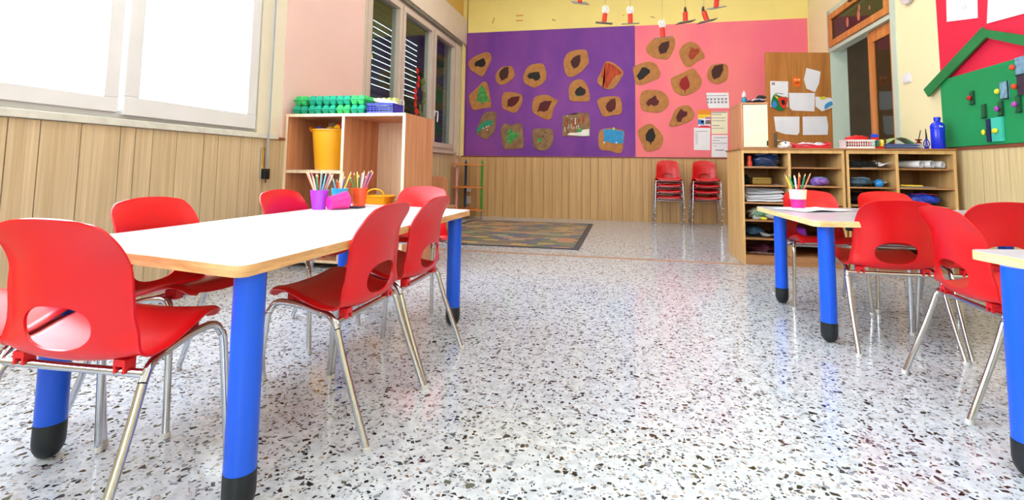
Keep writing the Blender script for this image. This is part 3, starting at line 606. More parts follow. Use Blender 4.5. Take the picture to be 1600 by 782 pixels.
notice('q5', 'white sheet of printed text below the cream sheet', PAPER, [(-.08, .1, .12, .010), (-.1, .0, .08, .008), (-.1, .1, .04, .008), (-.08, -.04, .0, .006), (-.06, .06, -.06, .016)])

# right wall: crimson backing sheet with the green house board
t = put('backing_sheet', prism(BM(), [(4.63, .966), (4.655, 2.6), (2.2, 2.75), (2.2, .966)], RX-.006, RX-.0004, 'x'), plain('crimson_sheet', rgb(228, 26, 66), .65, vary=.03)); tag(t, 'crimson backing sheet behind the green house on the right wall', 'backing sheet')
GH = mottled('house_green', rgb(8, 138, 78), rgb(20, 150, 88), 3)
GH2 = plain('beam_green', rgb(24, 124, 66), .6, vary=.08)
t = thing('house_board', 'green cardboard house with roof beams and little flap windows on crimson sheet', 'wall decoration', (RX, 4.0, .966))
def hp(name, pts, d0, d1, mat, parent=None): return put(name, prism(BM(), [(y-4.0, z-.966) for y, z in pts], -d0, -d1, 'x'), mat, parent or t)
hp('house_body', [(4.60, .967), (4.612, 1.515), (2.7, 1.53), (2.7, .967)], .007, .028, GH)
hp('roof_beam', [(4.812, 1.475), (4.755, 1.405), (4.03, 1.735), (4.075, 1.81)], .029, .045, GH2)
hp('roof_beam', [(4.085, 1.80), (4.04, 1.725), (3.2, 1.36), (3.17, 1.44)], .0295, .044, GH2)
kn = {'r': rgb(190, 20, 16), 'o': rgb(226, 64, 22), 'y': rgb(226, 216, 48), 'p': rgb(176, 66, 176)}
DG = plain('dark_green_flap', rgb(10, 96, 56), .6); PBL = plain('window_blue_grey', rgb(120, 160, 186), .4, vary=.2, scale=30); NVY = plain('navy_door_edge', rgb(20, 40, 78), .5); TQ = plain('turquoise_door', rgb(62, 196, 176), .5, vary=.1)
for y, z, w, h, mat, kc, ky in ((4.300, 1.330, .05, .10, DG, 'r', .005), (4.185, 1.215, .05, .10, DG, None, 0), (3.975, 1.335, .08, .12, PBL, 'y', .045), (3.815, 1.345, .09, .13, plain('window_dark', rgb(60, 50, 66), .4), 'o', .05), (3.815, 1.475, .10, .12, PBL, 'o', .055), (4.02, 1.215, .05, .10, DG, 'p', .012), (3.86, 1.225, .05, .11, DG, 'p', .012)):
    y *= .985; z = .76+(z-.76)*.985
    f = hp('flap_window', [(y-w/2, z-h/2), (y+w/2, z-h/2), (y+w/2, z+h/2), (y-w/2, z+h/2)], .029, .036, mat)
    b = BM(); box(b, -.042, -.0362, y-w/2-4.0, y-w/2+.006-4.0, z-h/2-.966, z+h/2-.966); box(b, -.042, -.0362, y-w/2-4.0, y+w/2-4.0, z-h/2-.966, z-h/2+.006-.966)
    put('flap_edge', b, plain('flap_edge_dark', rgb(14, 60, 44), .6), f)
    if kc:
        b = BM(); blob(b, (-.05, y+ky-4.0, z-.966), (.014, .017, .019), 1, 0, 14, 8); put('knob', b, plain('knob_'+kc, kn[kc], .4), f)
f = hp('little_door', [(3.945, .985), (4.045, .985), (4.045, 1.15), (3.945, 1.15)], .029, .044, TQ)
b = BM(); box(b, -.05, -.030, .05, .085, .02, .18); put('door_edge', b, NVY, t)
b = BM(); blob(b, (-.052, .0, .092), (.012, .026, .018), 1, 0, 14, 8); put('knob', b, plain('knob_y', kn['y'], .4), f)
b = BM(); blob(b, (-.052, .11, .09), (.012, .016, .02), 1, 0, 14, 8); put('knob', b, plain('knob_y', kn['y'], .4), t)
for lab, pts in (('white drawing sheet on the crimson backing above the house, nearer the door', [(4.497, 2.30), (4.512, 1.978), (4.166, 1.904), (4.145, 2.25)]), ('white drawing sheet on the crimson backing above the house peak, further right', [(4.02, 2.2), (4.075, 1.835), (3.70, 1.80), (3.66, 2.2)])):
    s = put('drawing_sheet', prism(BM(), pts, RX-.012, RX-.0085, 'x'), PAPER); tag(s, lab, 'paper sheet', 'sheets on the crimson backing')
    if pts[0][0] > 4.4:
        b = BM(); 
        for dy, dz in ((0, 0), (.02, -.015), (-.015, -.02)): box(b, RX-.0125, RX-.0118, 4.29+dy, 4.295+dy, 2.03+dz, 2.05+dz)
        put('pencil_marks', b, TXT, s)
t = thing('wall_socket', 'white double socket plate on the cream wall right of the door', 'socket', (RX, 5.13, 1.63))
put('plate', box(BM(), -.010, 0, -.065, .065, -.045, .045, 0, .003), PVC, t)
b = BM(); box(b, -.014, -.010, -.045, -.005, -.03, .03); box(b, -.014, -.010, .005, .045, -.03, .03); put('socket_insert', b, WHITE, t)
t = thing('wall_clock', 'round pale wall clock at the top edge above the socket', 'clock', (RX, 5.03, 2.42))
b = BM(); lathe(b, [(0, 0), (.115, 0), (.125, .01), (.12, .03), (.105, .034), (.10, .028), (0, .028)], 40, M=Matrix.Rotation(-PI/2, 4, 'Y')); put('clock_case', b, plain('clock_case', rgb(208, 198, 196), .4), t, True)
b = BM(); box(b, -.031, -.029, -.004, .004, -.01, .07); box(b, -.031, -.029, -.004, .05, -.004, .004); put('hands', b, BLACK, t)
t = thing('wall_outlet', 'pair of white outlet plates low on the wainscot behind the pencil shelf', 'outlet', (-2.417, BY-.014, 0))
for z, h in ((.25, .12), (.40, .05)): put('plate', box(BM(), -.055, .055, -.008, 0, z-h/2, z+h/2, 0, .003), PVC, t)

# papers on the open door leaf
def leafpoly(k, lab, mat, name='drawing_sheet', cat='paper sheet', sm=False, th=.002, d=.001):
    pts = LEAFP[k]; pts = smooth2(pts, 3) if sm else pts
    o = put(name, prism(BM(), pts, d, d+th, F=LF), mat); tag(o, lab, cat, 'papers on the wooden door'); return o
o = leafpoly('d1', 'white printed sheet at the left edge of the wooden door, behind the mask', PAPER)
b = BM(); prism(b, [(.74, 1.84), (.70, 1.84), (.70, 1.875), (.74, 1.875)], .0031, .0036, F=LF); prism(b, [(.70, 1.735), (.60, 1.725), (.60, 1.735), (.70, 1.745)], .0031, .0036, F=LF); put('printed_lines', b, TXT, o)
leafpoly('d2', 'white fan-shaped sheet, topmost paper on the wooden door', PAPER)
leafpoly('d3', 'large white landscape sheet in the middle of the wooden door', PAPER)
leafpoly('d4', 'white sheet with clipped corners, lower left on the wooden door', PAPER)
leafpoly('d5', 'white sheet, lower right on the wooden door', PAPER)
o = leafpoly('d6', 'crumpled white paper with blue marks at the right edge of the wooden door', PAPER, 'paper_figure', 'paper figure', False, .010)
b = BM(); prism(b, smooth2([(.09, 1.60), (.02, 1.64), (.0, 1.60), (.05, 1.57), (.10, 1.54)]), .0131, .016, F=LF); put('blue_marks', b, plain('marker_blue', rgb(70, 160, 214), .6), o)
b = BM(); prism(b, smooth2([(.16, 1.685), (.10, 1.70), (.08, 1.675), (.13, 1.66)]), .0131, .016, F=LF); put('yellow_mark', b, plain('knob_y', kn['y'], .4), o)
o = leafpoly('orange', 'small orange paper owl-like face on the wooden door', plain('orange_felt', rgb(240, 110, 26), .6), 'orange_cutout', 'cutout', True, .008)
for a_ in (.447, .405):
    b = BM(); prism(b, [(a_+.016*math.cos(a), 1.91+.014*math.sin(a)) for a in [2*PI*i/14 for i in range(14)]], .0091, .012, F=LF)
    put('eye', b, plain('light_orange', rgb(250, 190, 120), .6), o)
b = BM(); prism(b, [(.45, 1.86), (.41, 1.86), (.40, 1.875), (.46, 1.875)], .0091, .011, F=LF); put('mouth', b, plain('deep_orange', rgb(180, 60, 10), .6), o)
o = leafpoly('mask', 'colourful carnival mask in red, green, blue and yellow on the wooden door', plain('mask_green', rgb(20, 120, 70), .5), 'carnival_mask', 'mask', True, .012, .0036)
for nm, c, pts in (('red_patch', rgb(230, 56, 40), [(.67, 1.68), (.57, 1.68), (.565, 1.60), (.60, 1.545), (.64, 1.57), (.66, 1.62)]), ('blue_patch', rgb(60, 140, 216), [(.75, 1.60), (.72, 1.64), (.69, 1.60), (.70, 1.56), (.74, 1.555)]), ('yellow_patch', rgb(244, 200, 40), [(.715, 1.71), (.69, 1.67), (.67, 1.66), (.68, 1.69)]),
                   ('dark_nose', rgb(40, 20, 30), [(.635, 1.64), (.60, 1.65), (.59, 1.60), (.62, 1.59)]), ('orange_patch', rgb(250, 150, 40), [(.66, 1.66), (.645, 1.65), (.64, 1.63), (.66, 1.625)])):
    put(nm, prism(BM(), smooth2(pts, 3), .0157, .019 if nm != 'dark_nose' else .022, F=LF), plain('mask_'+nm, c, .4), o)

# ---- paper figures hanging on threads
def mobile(x, z, y, lab, rx, ry, tilt, hair, lean=0):
    t = thing('hanging_figure', lab, 'mobile', (x, y, z), group='paper tube figures hanging on threads')
    Mx = Matrix.Rotation(tilt, 4, 'Y') @ Matrix.Rotation(ry, 4, 'X') @ Matrix.Rotation(rx, 4, 'Z')
    b = BM(); box(b, -.085, .085, -.05, .05, -.004, .004, 0, 0, Mx); put('grey_base', b, plain('grey_felt', rgb(126, 120, 112), .8, vary=.15, scale=30), t)
    L = Matrix.Rotation(lean, 4, 'Y')
    b = BM(); lathe(b, [(0, .0), (.024, .0), (.024, .10), (.021, .10), (.021, .02), (0, .02)], 20, M=L); put('red_tube', b, plain('red_card_tube', rgb(206, 46, 28), .6), t, True)
    top = L @ Vector((0, 0, .10))
    b = BM()
    if hair == 'w':
        for i in range(16):
            a = 2*PI*i/16; r_ = .018
            tube(b, [L @ Vector((r_*math.cos(a), r_*math.sin(a), .09)), L @ Vector((.036*math.cos(a), .036*math.sin(a), .13+.02*(i % 3))), L @ Vector((.02*math.cos(a), .02*math.sin(a), .165+.012*(i % 2)))], .0035, 6)
        blob(b, L @ Vector((0, 0, .125)), (.022, .022, .035), 3, .2, 14, 8)
        put('white_feathers', b, plain('white_feather', rgb(236, 232, 226), .8), t)
    else:
        blob(b, L @ Vector((0, 0, .125)), (.014, .014, .03), 5, .25, 12, 8); put('dark_head', b, plain('dark_yarn', rgb(70, 44, 34), .8), t)
    b = BM(); p = top+Vector((0, 0, .04)); tube(b, [p, Vector((p.x, p.y, CZ-z))], .0016, 6); put('thread', b, plain('thread_grey', rgb(150, 140, 110), .8), t)
MY = 5.0
mobile(-.44, 2.47, MY, 'paper figure on grey base cut by the top edge, leftmost of the hanging row', .5, .5, .25, 'w')
mobile(-.195, 2.245, MY, 'red paper tube with white feathers, second of the hanging row from the left', .1, .15, .12, 'w', .12)
mobile(.068, 2.225, MY, 'red paper tube with white feathers hanging where purple and pink boards meet', .1, .25, 0, 'w')
mobile(.384, 2.070, MY, 'red paper tube with white feathers, lowest of the hanging row over the pink board', .1, .25, -.1, 'w', -.06)
mobile(.598, 2.215, MY, 'red paper tube with small dark head, hanging right of the lowest one', .3, .12, -.18, 'd')
mobile(.800, 2.215, MY, 'leaning red paper tube with dark head, under the rightmost figure', .2, .12, -.22, 'd', -.28)
mobile(.885, 2.345, MY, 'red paper figure on tilted grey base, rightmost and highest of the hanging row', .5, .4, -.1, 'd', .1)

# ---- patchwork rug
def rug_mat():
    m, nt, p = newmat('patchwork_rug'); N = nt.nodes; Lk = nt.links.new
    tc = N.new('ShaderNodeTexCoord'); b1 = N.new('ShaderNodeTexBrick')
    b1.offset = .5; b1.inputs['Scale'].default_value = 1; b1.inputs['Brick Width'].default_value = .17; b1.inputs['Row Height'].default_value = .10; b1.inputs['Mortar Size'].default_value = .004
    b1.inputs['Color1'].default_value = (0, 0, 0, 1); b1.inputs['Color2'].default_value = (1, 1, 1, 1); b1.inputs['Mortar'].default_value = (.5, .5, .5, 1); b1.inputs['Bias'].default_value = 0
    Lk(tc.outputs['Object'], b1.inputs['Vector'])
    r = N.new('ShaderNodeValToRGB'); r.color_ramp.interpolation = 'CONSTANT'
    cols = [rgb(120, 118, 110), rgb(204, 150, 120), rgb(100, 116, 140), rgb(176, 172, 146), rgb(126, 138, 108), rgb(206, 172, 110), rgb(146, 130, 122), rgb(96, 104, 150)]
    while len(r.color_ramp.elements) < 8: r.color_ramp.elements.new(.5)
    for i, c in enumerate(cols): r.color_ramp.elements[i].position = i/8; r.color_ramp.elements[i].color = c
    Lk(b1.outputs['Color'], r.inputs[0])
    w = N.new('ShaderNodeTexWave'); w.inputs['Scale'].default_value = 14; w.wave_type = 'BANDS'; Lk(tc.outputs['Object'], w.inputs['Vector'])
    r2 = N.new('ShaderNodeValToRGB'); r2.color_ramp.elements[0].color = (.72, .72, .74, 1); r2.color_ramp.elements[1].color = (1, 1, 1, 1); Lk(w.outputs['Fac'], r2.inputs[0])
    mx = N.new('ShaderNodeMix'); mx.data_type = 'RGBA'; mx.blend_type = 'MULTIPLY'; mx.inputs[0].default_value = 1; Lk(r.outputs[0], mx.inputs[6]); Lk(r2.outputs[0], mx.inputs[7]); Lk(mx.outputs[2], p.inputs['Base Color'])
    p.inputs['Roughness'].default_value = .45
    return m
t = thing('patchwork_rug', 'multicoloured patchwork rug with dark border on the floor before the panelling', 'rug')
put('rug_border', box(BM(), -2.15, -.415, 4.70, 6.93, .0, .006), plain('rug_border_slate', rgb(74, 76, 84), .5), t)
put('rug_field', box(BM(), -2.09, -.475, 4.76, 6.87, .006, .008), rug_mat(), t)

# ================================================================ CHAIRS
def chair_shell():
    prof = catmull([(0, .174, .362), (0, .168, .378), (0, .150, .388), (0, .11, .388), (0, .05, .370), (0, -.02, .347), (0, -.065, .340), (0, -.098, .356), (0, -.112, .41), (0, -.118, .47), (0, -.128, .55), (0, -.142, .61), (0, -.152, .640)], 10)
    Ls = [0]
    for a, b in zip(prof, prof[1:]): Ls.append(Ls[-1]+(b-a).length)
    S = Ls[-1]
    def P(s):
        s = min(max(s, 0), S)
        for i in range(len(Ls)-1):
            if Ls[i+1] >= s: 
                k = (s-Ls[i])/(Ls[i+1]-Ls[i]+1e-9); return prof[i].lerp(prof[i+1], k)
        return prof[-1]
    def sz(z):   # arc length of a height on the back
        return min((abs(prof[i].z-z), Ls[i]) for i in range(len(prof)) if prof[i].y < -.09)[1]
    sB = sz(.38); 
    def ease(a, b, x): 
        t = min(max((x-a)/(b-a), 0), 1); return t*t*(3-2*t)
    def w(s):
        base = .158+.020*ease(0, .2, s) - .020*ease(sB-.06, sB+.07, s) - .012*ease(sB+.08, S, s)
        rt, rf = .062, .045
        if s > S-rt: d = s-(S-rt); base = base-rt+math.sqrt(max(rt*rt-d*d, 0))
        if s < rf: d = rf-s; base = base-rf+math.sqrt(max(rf*rf-d*d, 0))
        return base
    def pos(t, s):
        p = P(s); W = w(s); a = abs(t)**2.2
        back = ease(sB-.10, sB+.03, s); top = ease(S-.12, S, s)
        fy = back*(.040-.034*top); fz = (1-back)*.012+.012*ease(sB-.14, sB-.04, s)*(1-ease(sB, sB+.1, s))
        fl = max(0, (abs(t)-.90)/.10)**2*(1-ease(S-.16, S-.06, s))
        y = p.y+fy*a - fl*.006*back; z = p.z+fz*a-fl*.008*(1-back)
        z += top*(.004*(1-a))
        return Vector((W*t, y, z))
    NS, NT = 78, 40; hx, hs, sc = .083, .047, sz(.418)
    def hole(X, s): return (abs(X/hx)**2.4+abs((s-sc)/hs)**2.4)
    b = BM(); V = {}; par = {}
    ts = [-1+2*j/NT for j in range(NT+1)]; ss = [S*i/NS for i in range(NS+1)]
    for i, s in enumerate(ss):
        for j, t in enumerate(ts): V[i, j] = b.verts.new((0, 0, 0)); par[i, j] = [t, s]
    keep = {}
    for i in range(NS):
        for j in range(NT):
            s = (ss[i]+ss[i+1])/2; t = (ts[j]+ts[j+1])/2
            if hole(w(s)*t, s) < 1: continue
            keep[i, j] = 1
    removed = {(i, j) for i in range(NS) for j in range(NT)}-set(keep)
    for (i, j) in par:
        adj = [(i-1, j-1), (i-1, j), (i, j-1), (i, j)]
        if any(a in removed for a in adj) and any(a in keep for a in adj):
            t, s = par[i, j]; X = w(s)*t; h = hole(X, s)**(1/2.4); X /= h; s2 = sc+(s-sc)/h; par[i, j] = [X/w(s2), s2]
    for k, v in V.items(): v.co = pos(*par[k])
    for (i, j) in keep: b.faces.new((V[i, j], V[i, j+1], V[i+1, j+1], V[i+1, j]))
    for v in [v for v in b.verts if not v.link_faces]: b.verts.remove(v)
    bmesh.ops.recalc_face_normals(b, faces=b.faces)
    g = bmesh.ops.solidify(b, geom=b.faces[:], thickness=.0055)
    return b
def make_chair(red=RED):
    c = thing('school_chair', 'x', 'chair')
    o = put('seat_shell', chair_shell(), red, c, True)
    for s in (-1, 1):
        r = .0095
        front = [(s*.190, .180, .004), (s*.178, .158, .30), (s*.174, .150, .338)]
        bend1 = [(s*.174, .150, .338), (s*.170, .140, .356), (s*.166, .118, .364)]
        b = BM(); tube(b, catmull(front, 5), r); l = put('leg', b, CHROME, c, True)
        b = BM(); lathe(b, [(0, 0), (.011, 0), (.0115, .012), (.010, .014), (0, .014)], 14, (s*.190, .180, 0)); put('foot_cap', b, plain('grey_foot_cap', rgb(200, 200, 200), .4), l, True)
        b = BM(); tube(b, catmull(bend1+[(s*.162, .06, .358), (s*.160, .0, .342), (s*.166, -.030, .338), (s*.174, -.052, .328), (s*.180, -.070, .305)], 5), r); put('seat_rail', b, CHROME, c, True)
        b = BM(); tube(b, catmull([(s*.180, -.070, .305), (s*.184, -.105, .20), (s*.192, -.180, .004)], 5), r); l = put('leg', b, CHROME, c, True)
        b = BM(); lathe(b, [(0, 0), (.011, 0), (.0115, .012), (.010, .014), (0, .014)], 14, (s*.192, -.180, 0)); put('foot_cap', b, plain('grey_foot_cap', rgb(200, 200, 200), .4), l, True)
    b = BM(); tube(b, [(-.176, -.064, .322), (.176, -.064, .322)], .009); put('crossbar', b, CHROME, c, True)
    b = BM(); tube(b, [(-.166, .105, .358), (.166, .105, .358)], .008); put('crossbar', b, CHROME, c, True)
    b = BM()
    for s in (-1, 1):
        b = BM(); box(b, s*.126-.014, s*.126-.008, -.076, -.050, .322, .350); box(b, s*.126+.008, s*.126+.014, -.076, -.050, .322, .350); box(b, s*.126-.008, s*.126+.008, -.076, -.050, .336, .350)
        put('mounting_lug', b, red, c)
        b = BM(); box(b, s*.12-.012, s*.12+.012, .085, .125, .356, .382); put('mounting_lug', b, red, c)
    return c
ch0 = make_chair(); used = [0]
def chair(x, y, deg, label, group=None, z=0, src=None):
    o = copy_tree(ch0)
    o.location = (x, y, z); o.rotation_euler = (0, 0, math.radians(deg)); o['label'] = label
    if group: o['group'] = group
    return o
G1 = 'red chairs around the long white table'; G2 = 'red chairs around the right tables'
chair(-1.160, .940, 3, 'red plastic chair nearest the camera at the near end of the white table', G1)
chair(-1.560, .95, 2, 'red plastic chair cut by the left edge, beside the nearest chair', G1)
chair(-1.430, 1.395, -90, 'red plastic chair on the window side, nearer of the two there', G1)
chair(-1.430, 2.035, -90, 'red plastic chair on the window side, further of the two, left of purple cup', G1)
chair(-.853, 1.46, 90, 'red plastic chair on the aisle side of the white table, nearer of the two', G1)
chair(-.850, 1.853, 90, 'red plastic chair on the aisle side of the white table, further of the two', G1)
chair(-1.155, 2.62, 180, 'red plastic chair at the far end of the white table, pinkish sheen', G1)
chair(1.135, 2.53, 1, 'red chair seen from behind at the near side of the middle table, left of two', G2)
chair(1.545, 2.56, 3, 'red chair seen from behind at the right edge, beyond the sideways chair', G2)
chair(1.215, 2.005, -92, 'red chair standing sideways at the corner of the nearest right table', G2)
chair(1.105, 3.215, 180, 'red chair behind the pink and white pencil cup, far side of middle table', G2)
chair(1.545, 3.285, 180, 'red chair on the far side of middle table, right of the pencil cup chair', G2)
names = ['lowest', 'second from the floor', 'third from the floor', 'topmost']
for sx, sn in ((.605, 'left'), (1.095, 'right')):
    for k in range(4):
        chair(sx, 7.30-.030*(k-3)-.09, 180, 'red chair, %s in the %s stack against the wood panelling' % (names[k], sn), 'red chairs in two stacks', z=.083*k)
def drop_tree(o):
    for c in list(o.children): drop_tree(c)
    bpy.data.objects.remove(o)
drop_tree(ch0)

# ================================================================ TABLES
def table(label, poly, legs, topmat, edgemat, rad=.035, order=''):
    cx = sum(p[0] for p in poly)/4; cy = sum(p[1] for p in poly)/4
    t = thing('classroom_table', label, 'table', (cx, cy, 0))
    P = [Vector((x-cx, y-cy)) for x, y in poly]; out = []
    for i, p in enumerate(P):
        a = (P[i-1]-p).normalized(); c = (P[(i+1) % 4]-p).normalized()
        p0 = p+a*rad; p2 = p+c*rad
        for k in range(7):
            u = k/6; q = p0*(1-u)**2+p*2*u*(1-u)+p2*u*u; out.append((q.x, q.y))
    b = BM(); prism(b, out, .520, .5445, 'z'); top = put('tabletop', b, edgemat, t)
    c0 = Vector((0, 0)); ins = [((Vector(q)*.9985).x, (Vector(q)*.9985).y) for q in out]
    b = BM(); prism(b, ins, .5440, .5455, 'z'); put('laminate', b, topmat, top)
    b = BM(); ins = [(p.x*(1-.13/abs(p.x)), p.y*(1-.13/abs(p.y))) for p in P]
    for i in range(4):
        p, q = Vector(ins[i]), Vector(ins[(i+1) % 4]); m = (p+q)/2; L = (q-p).length-.10; a = math.atan2((q-p).y, (q-p).x)
        obox((m.x, m.y, .507), (L, .022, .026), (0, 0, a), 0, b)
    put('under_frame', b, plain('dark_steel_frame', rgb(60, 64, 74), .4), t)
    for (x, y, dx) in legs:
        b = BM(); lathe(b, [(0, .085), (.0335, .085), (.0335, .520), (0, .520)], 32, M=Matrix.Translation((x-cx, y-cy, 0)))
        l = put('leg', b, BLUE, t, True)
        b = BM(); lathe(b, [(0, 0), (.012, .001), (.024, .009), (.032, .024), (.0345, .040), (.0345, .088), (0, .088)], 32, M=Matrix.Translation((x-cx, y-cy, 0))); put('foot_cap', b, BLACK, l, True)
    return t
table('long white-topped table with blue legs in the left foreground', [(-.787, .915), (-.755, 2.415), (-1.508, 2.575), (-1.518, 1.045)], [(-.832, .997, 0), (-1.46, 1.062, 0), (-.812, 2.331, 0), (-1.47, 2.45, 0)], WHITE, PLY)
LAM = plain('pale_lilac_laminate', rgb(206, 208, 226), .22, vary=.06, scale=3)
table('pale grey-topped table with blue legs carrying the pink and white pencil cup', [(.815, 2.395), (2.25, 2.66), (2.20, 3.44), (.785, 3.27)], [(.900, 2.520, 0), (.894, 3.178, 0), (2.12, 2.74, 0), (2.1, 3.32, 0)], LAM, PLY2)
table('pale grey-topped table at the right edge of the view, only its corner in frame', [(.955, 1.662), (2.25, 1.985), (2.43, 1.255), (1.135, .935)], [(1.000, 1.545, 0), (2.18, 1.88, 0), (2.33, 1.31, 0), (1.19, 1.04, 0)], LAM, PLY2)
# ================================================================ CUPS AND PENCILS
def plast(name, c, rough=.3, tr=0.0):
    if name in _M: return _M[name]
    m = plain(name, c, rough, vary=.03)
    return m
def cup(name, label, x, y, z, h, r0, r1, mat, M=None, group=None, cat='cup'):
    b = BM(); lathe(b, [(0, 0), (r0, 0), (r1, h), (r1+.002, h+.001), (r1-.001, h+.002), (r1-.003, h), (r0-.002, .004), (0, .004)], 32)
    o = put(name, b, mat, None, True); tag(o, label, cat, group)
    o.matrix_world = Matrix.Translation((x, y, z)) @ (M or Matrix())
    return o
PC = {'red': rgb(214, 40, 40), 'pink': rgb(238, 110, 160), 'green': rgb(30, 160, 90), 'dark green': rgb(20, 80, 60), 'yellow': rgb(240, 210, 70), 'blue': rgb(60, 90, 200), 'light blue': rgb(110, 190, 230), 'grey': rgb(150, 158, 172), 'navy': rgb(30, 44, 84),
      'orange': rgb(240, 130, 50), 'white': rgb(236, 232, 226), 'teal': rgb(20, 176, 150), 'purple': rgb(120, 70, 170), 'brown': rgb(120, 80, 56), 'salmon': rgb(240, 140, 120), 'cream': rgb(240, 214, 170), 'olive': rgb(120, 124, 60)}
WTIP = plain('pencil_wood', rgb(228, 196, 156), .7)
def pencil(col, base, tip, label, group, r=.0042):
    base, tip = Vector(base), Vector(tip); L = (tip-base).length
    b = BM(); tube(b, [(0, 0, 0), (0, 0, L-.016)], r, 6); o = put('pencil', b, plain('pencil_'+col.replace(' ', '_'), PC[col], .4), None)
    b = BM(); tube(b, [(0, 0, L-.016), (0, 0, L-.003)], r*.96, 8, r2=.0012); w = put('sharpened_tip', b, WTIP, o)
    b = BM(); tube(b, [(0, 0, L-.003), (0, 0, L)], .0011, 6, r2=.0004); put('lead', b, plain('pencil_'+col.replace(' ', '_'), PC[col], .4), w)
    q = Vector((0, 0, 1)).rotation_difference((tip-base).normalized()); o.matrix_world = Matrix.Translation(base) @ q.to_matrix().to_4x4()
    tag(o, label, 'pencil', group); return o
ordn = ['first', 'second', 'third', 'fourth', 'fifth', 'sixth', 'seventh', 'eighth', 'ninth', 'tenth', 'eleventh', 'twelfth', 'thirteenth']
def fill(cx, cy, cz, h, r0, r1, cols, spread, name, top, group):
    # each pencil stands on the cup's bottom and leans on the rim on its side
    n = len(cols)
    for i, (c, u) in enumerate(zip(cols, spread)):
        v = (.55 if i % 2 else -.35)*math.sqrt(max(0, 1-u*u))
        ri = r1-.009; tx, ty = u*ri, v*ri
        bx, by = -u*.35*(r0-.008), -v*.35*(r0-.008)
        k = (top[i % len(top)])/h
        bz = cz+.008
        pencil(c, (cx+bx, cy+by, bz), (cx+bx+(tx-bx)*k, cy+by+(ty-by)*k, cz+top[i % len(top)]), '%s pencil, %s from the left in the %s' % (c, ordn[i], name), group, .0038)
TZ = .5458
cup('pencil_cup', 'purple plastic pencil cup on the white table, left of the lying pink cup', -1.458, 2.180, TZ, .092, .031, .043, plast('purple_plastic', rgb(166, 62, 214)))
fill(-1.458, 2.180, TZ, .092, .031, .043, ['salmon', 'pink', 'cream', 'red', 'white', 'teal', 'green', 'purple', 'grey', 'pink', 'light blue', 'white', 'olive'][:13], [-.98, -.86, -.74, -.52, -.38, -.22, -.08, .1, .3, .45, .62, .8, .96], 'purple cup', [.185, .192, .188, .172, .165, .190, .176, .180, .19, .184, .178, .172, .175], 'pencils in the purple cup')
cup('pencil_cup', 'sky blue plastic pencil cup, half hidden behind the lying pink cup', -1.445, 2.335, TZ, .094, .030, .041, plast('sky_plastic', rgb(50, 170, 226)))
fill(-1.445, 2.335, TZ, .094, .030, .041, ['light blue', 'orange', 'red', 'blue', 'cream', 'dark green', 'yellow'], [-.6, -.4, -.15, .12, .45, .7, .95], 'sky blue cup', [.15, .14, .145, .16, .185, .18, .185], 'pencils in the sky blue cup')
cup('pencil_cup', 'orange plastic pencil cup, rightmost on the white table', -1.385, 2.425, TZ, .094, .031, .043, plast('orange_plastic', rgb(240, 84, 34)))
fill(-1.385, 2.425, TZ, .094, .031, .043, ['green', 'yellow', 'olive', 'grey', 'dark green', 'brown', 'white', 'navy', 'pink', 'pink'], [-.8, -.5, -.3, -.1, .1, .28, .5, .66, .82, .97], 'orange cup', [.16, .185, .18, .18, .17, .165, .19, .195, .19, .186], 'pencils in the orange cup')
Mp = Matrix.Rotation(math.radians(-108), 4, 'Z') @ Matrix.Rotation(math.radians(-83.5), 4, 'Y') if False else Matrix()
# lying cup: axis horizontal, closed bottom towards the camera
ax = Vector((.42, .88, .0)).normalized(); r0_, r1_, hh = .031, .043, .092
tilt = math.asin((r1_-r0_)/hh)
Zv = (ax*math.cos(tilt)+Vector((0, 0, 1))*math.sin(tilt)).normalized(); Yv = Vector((0, 0, 1)).cross(Zv).normalized(); Xv = Yv.cross(Zv)
Mp = Matrix((( Xv.x, Yv.x, Zv.x, 0), (Xv.y, Yv.y, Zv.y, 0), (Xv.z, Yv.z, Zv.z, 0), (0, 0, 0, 1)))
cup('pencil_cup', 'empty pink plastic cup lying on its side between the pencil cups', -1.395, 2.165, TZ+r0_*math.cos(tilt)+.0005, hh, r0_, r1_, plast('pink_plastic', rgb(238, 44, 150)), Mp)
o = put('dark_slab', box(BM(), -1.40, -1.30, 2.27, 2.345, TZ, TZ+.008, 0, .003), plain('navy_slab', rgb(24, 36, 66), .35)); tag(o, 'thin dark navy slab lying in front of the orange cup', 'case')  # thin navy slab in front of the orange cup
# table on the right: paper and a pink cup with a white paper band
b = BM(); sheet(b, -.16, .16, -.115, .115, 0, .010, 3, 16, .0012, 8); o = put('paper_sheet', b, PAPER, None, True); o.location = (1.02, 3.045, TZ); o.rotation_euler = (0, 0, .5); tag(o, 'wavy white paper under the pink and white pencil cup', 'paper sheet')
c2 = cup('pencil_cup', 'magenta pencil cup with a white paper band on the right table', .965, 3.085, TZ+.0085, .105, .034, .043, plast('magenta_plastic', rgb(206, 34, 140)))
b = BM(); lathe(b, [(.0395, .050), (.0443, .104), (.0455, .104), (.0407, .050), (.0395, .050)], 32); put('paper_band', b, CREAMP, c2, True)
fill(.965, 3.085, TZ+.0085, .105, .034, .043, ['yellow', 'green', 'white', 'light blue', 'red', 'orange', 'green', 'navy', 'salmon'], [-.97, -.5, -.3, -.1, .1, .3, .5, .7, .92], 'magenta cup', [.188, .192, .184, .186, .192, .202, .195, .186, .198], 'pencils in the magenta cup')

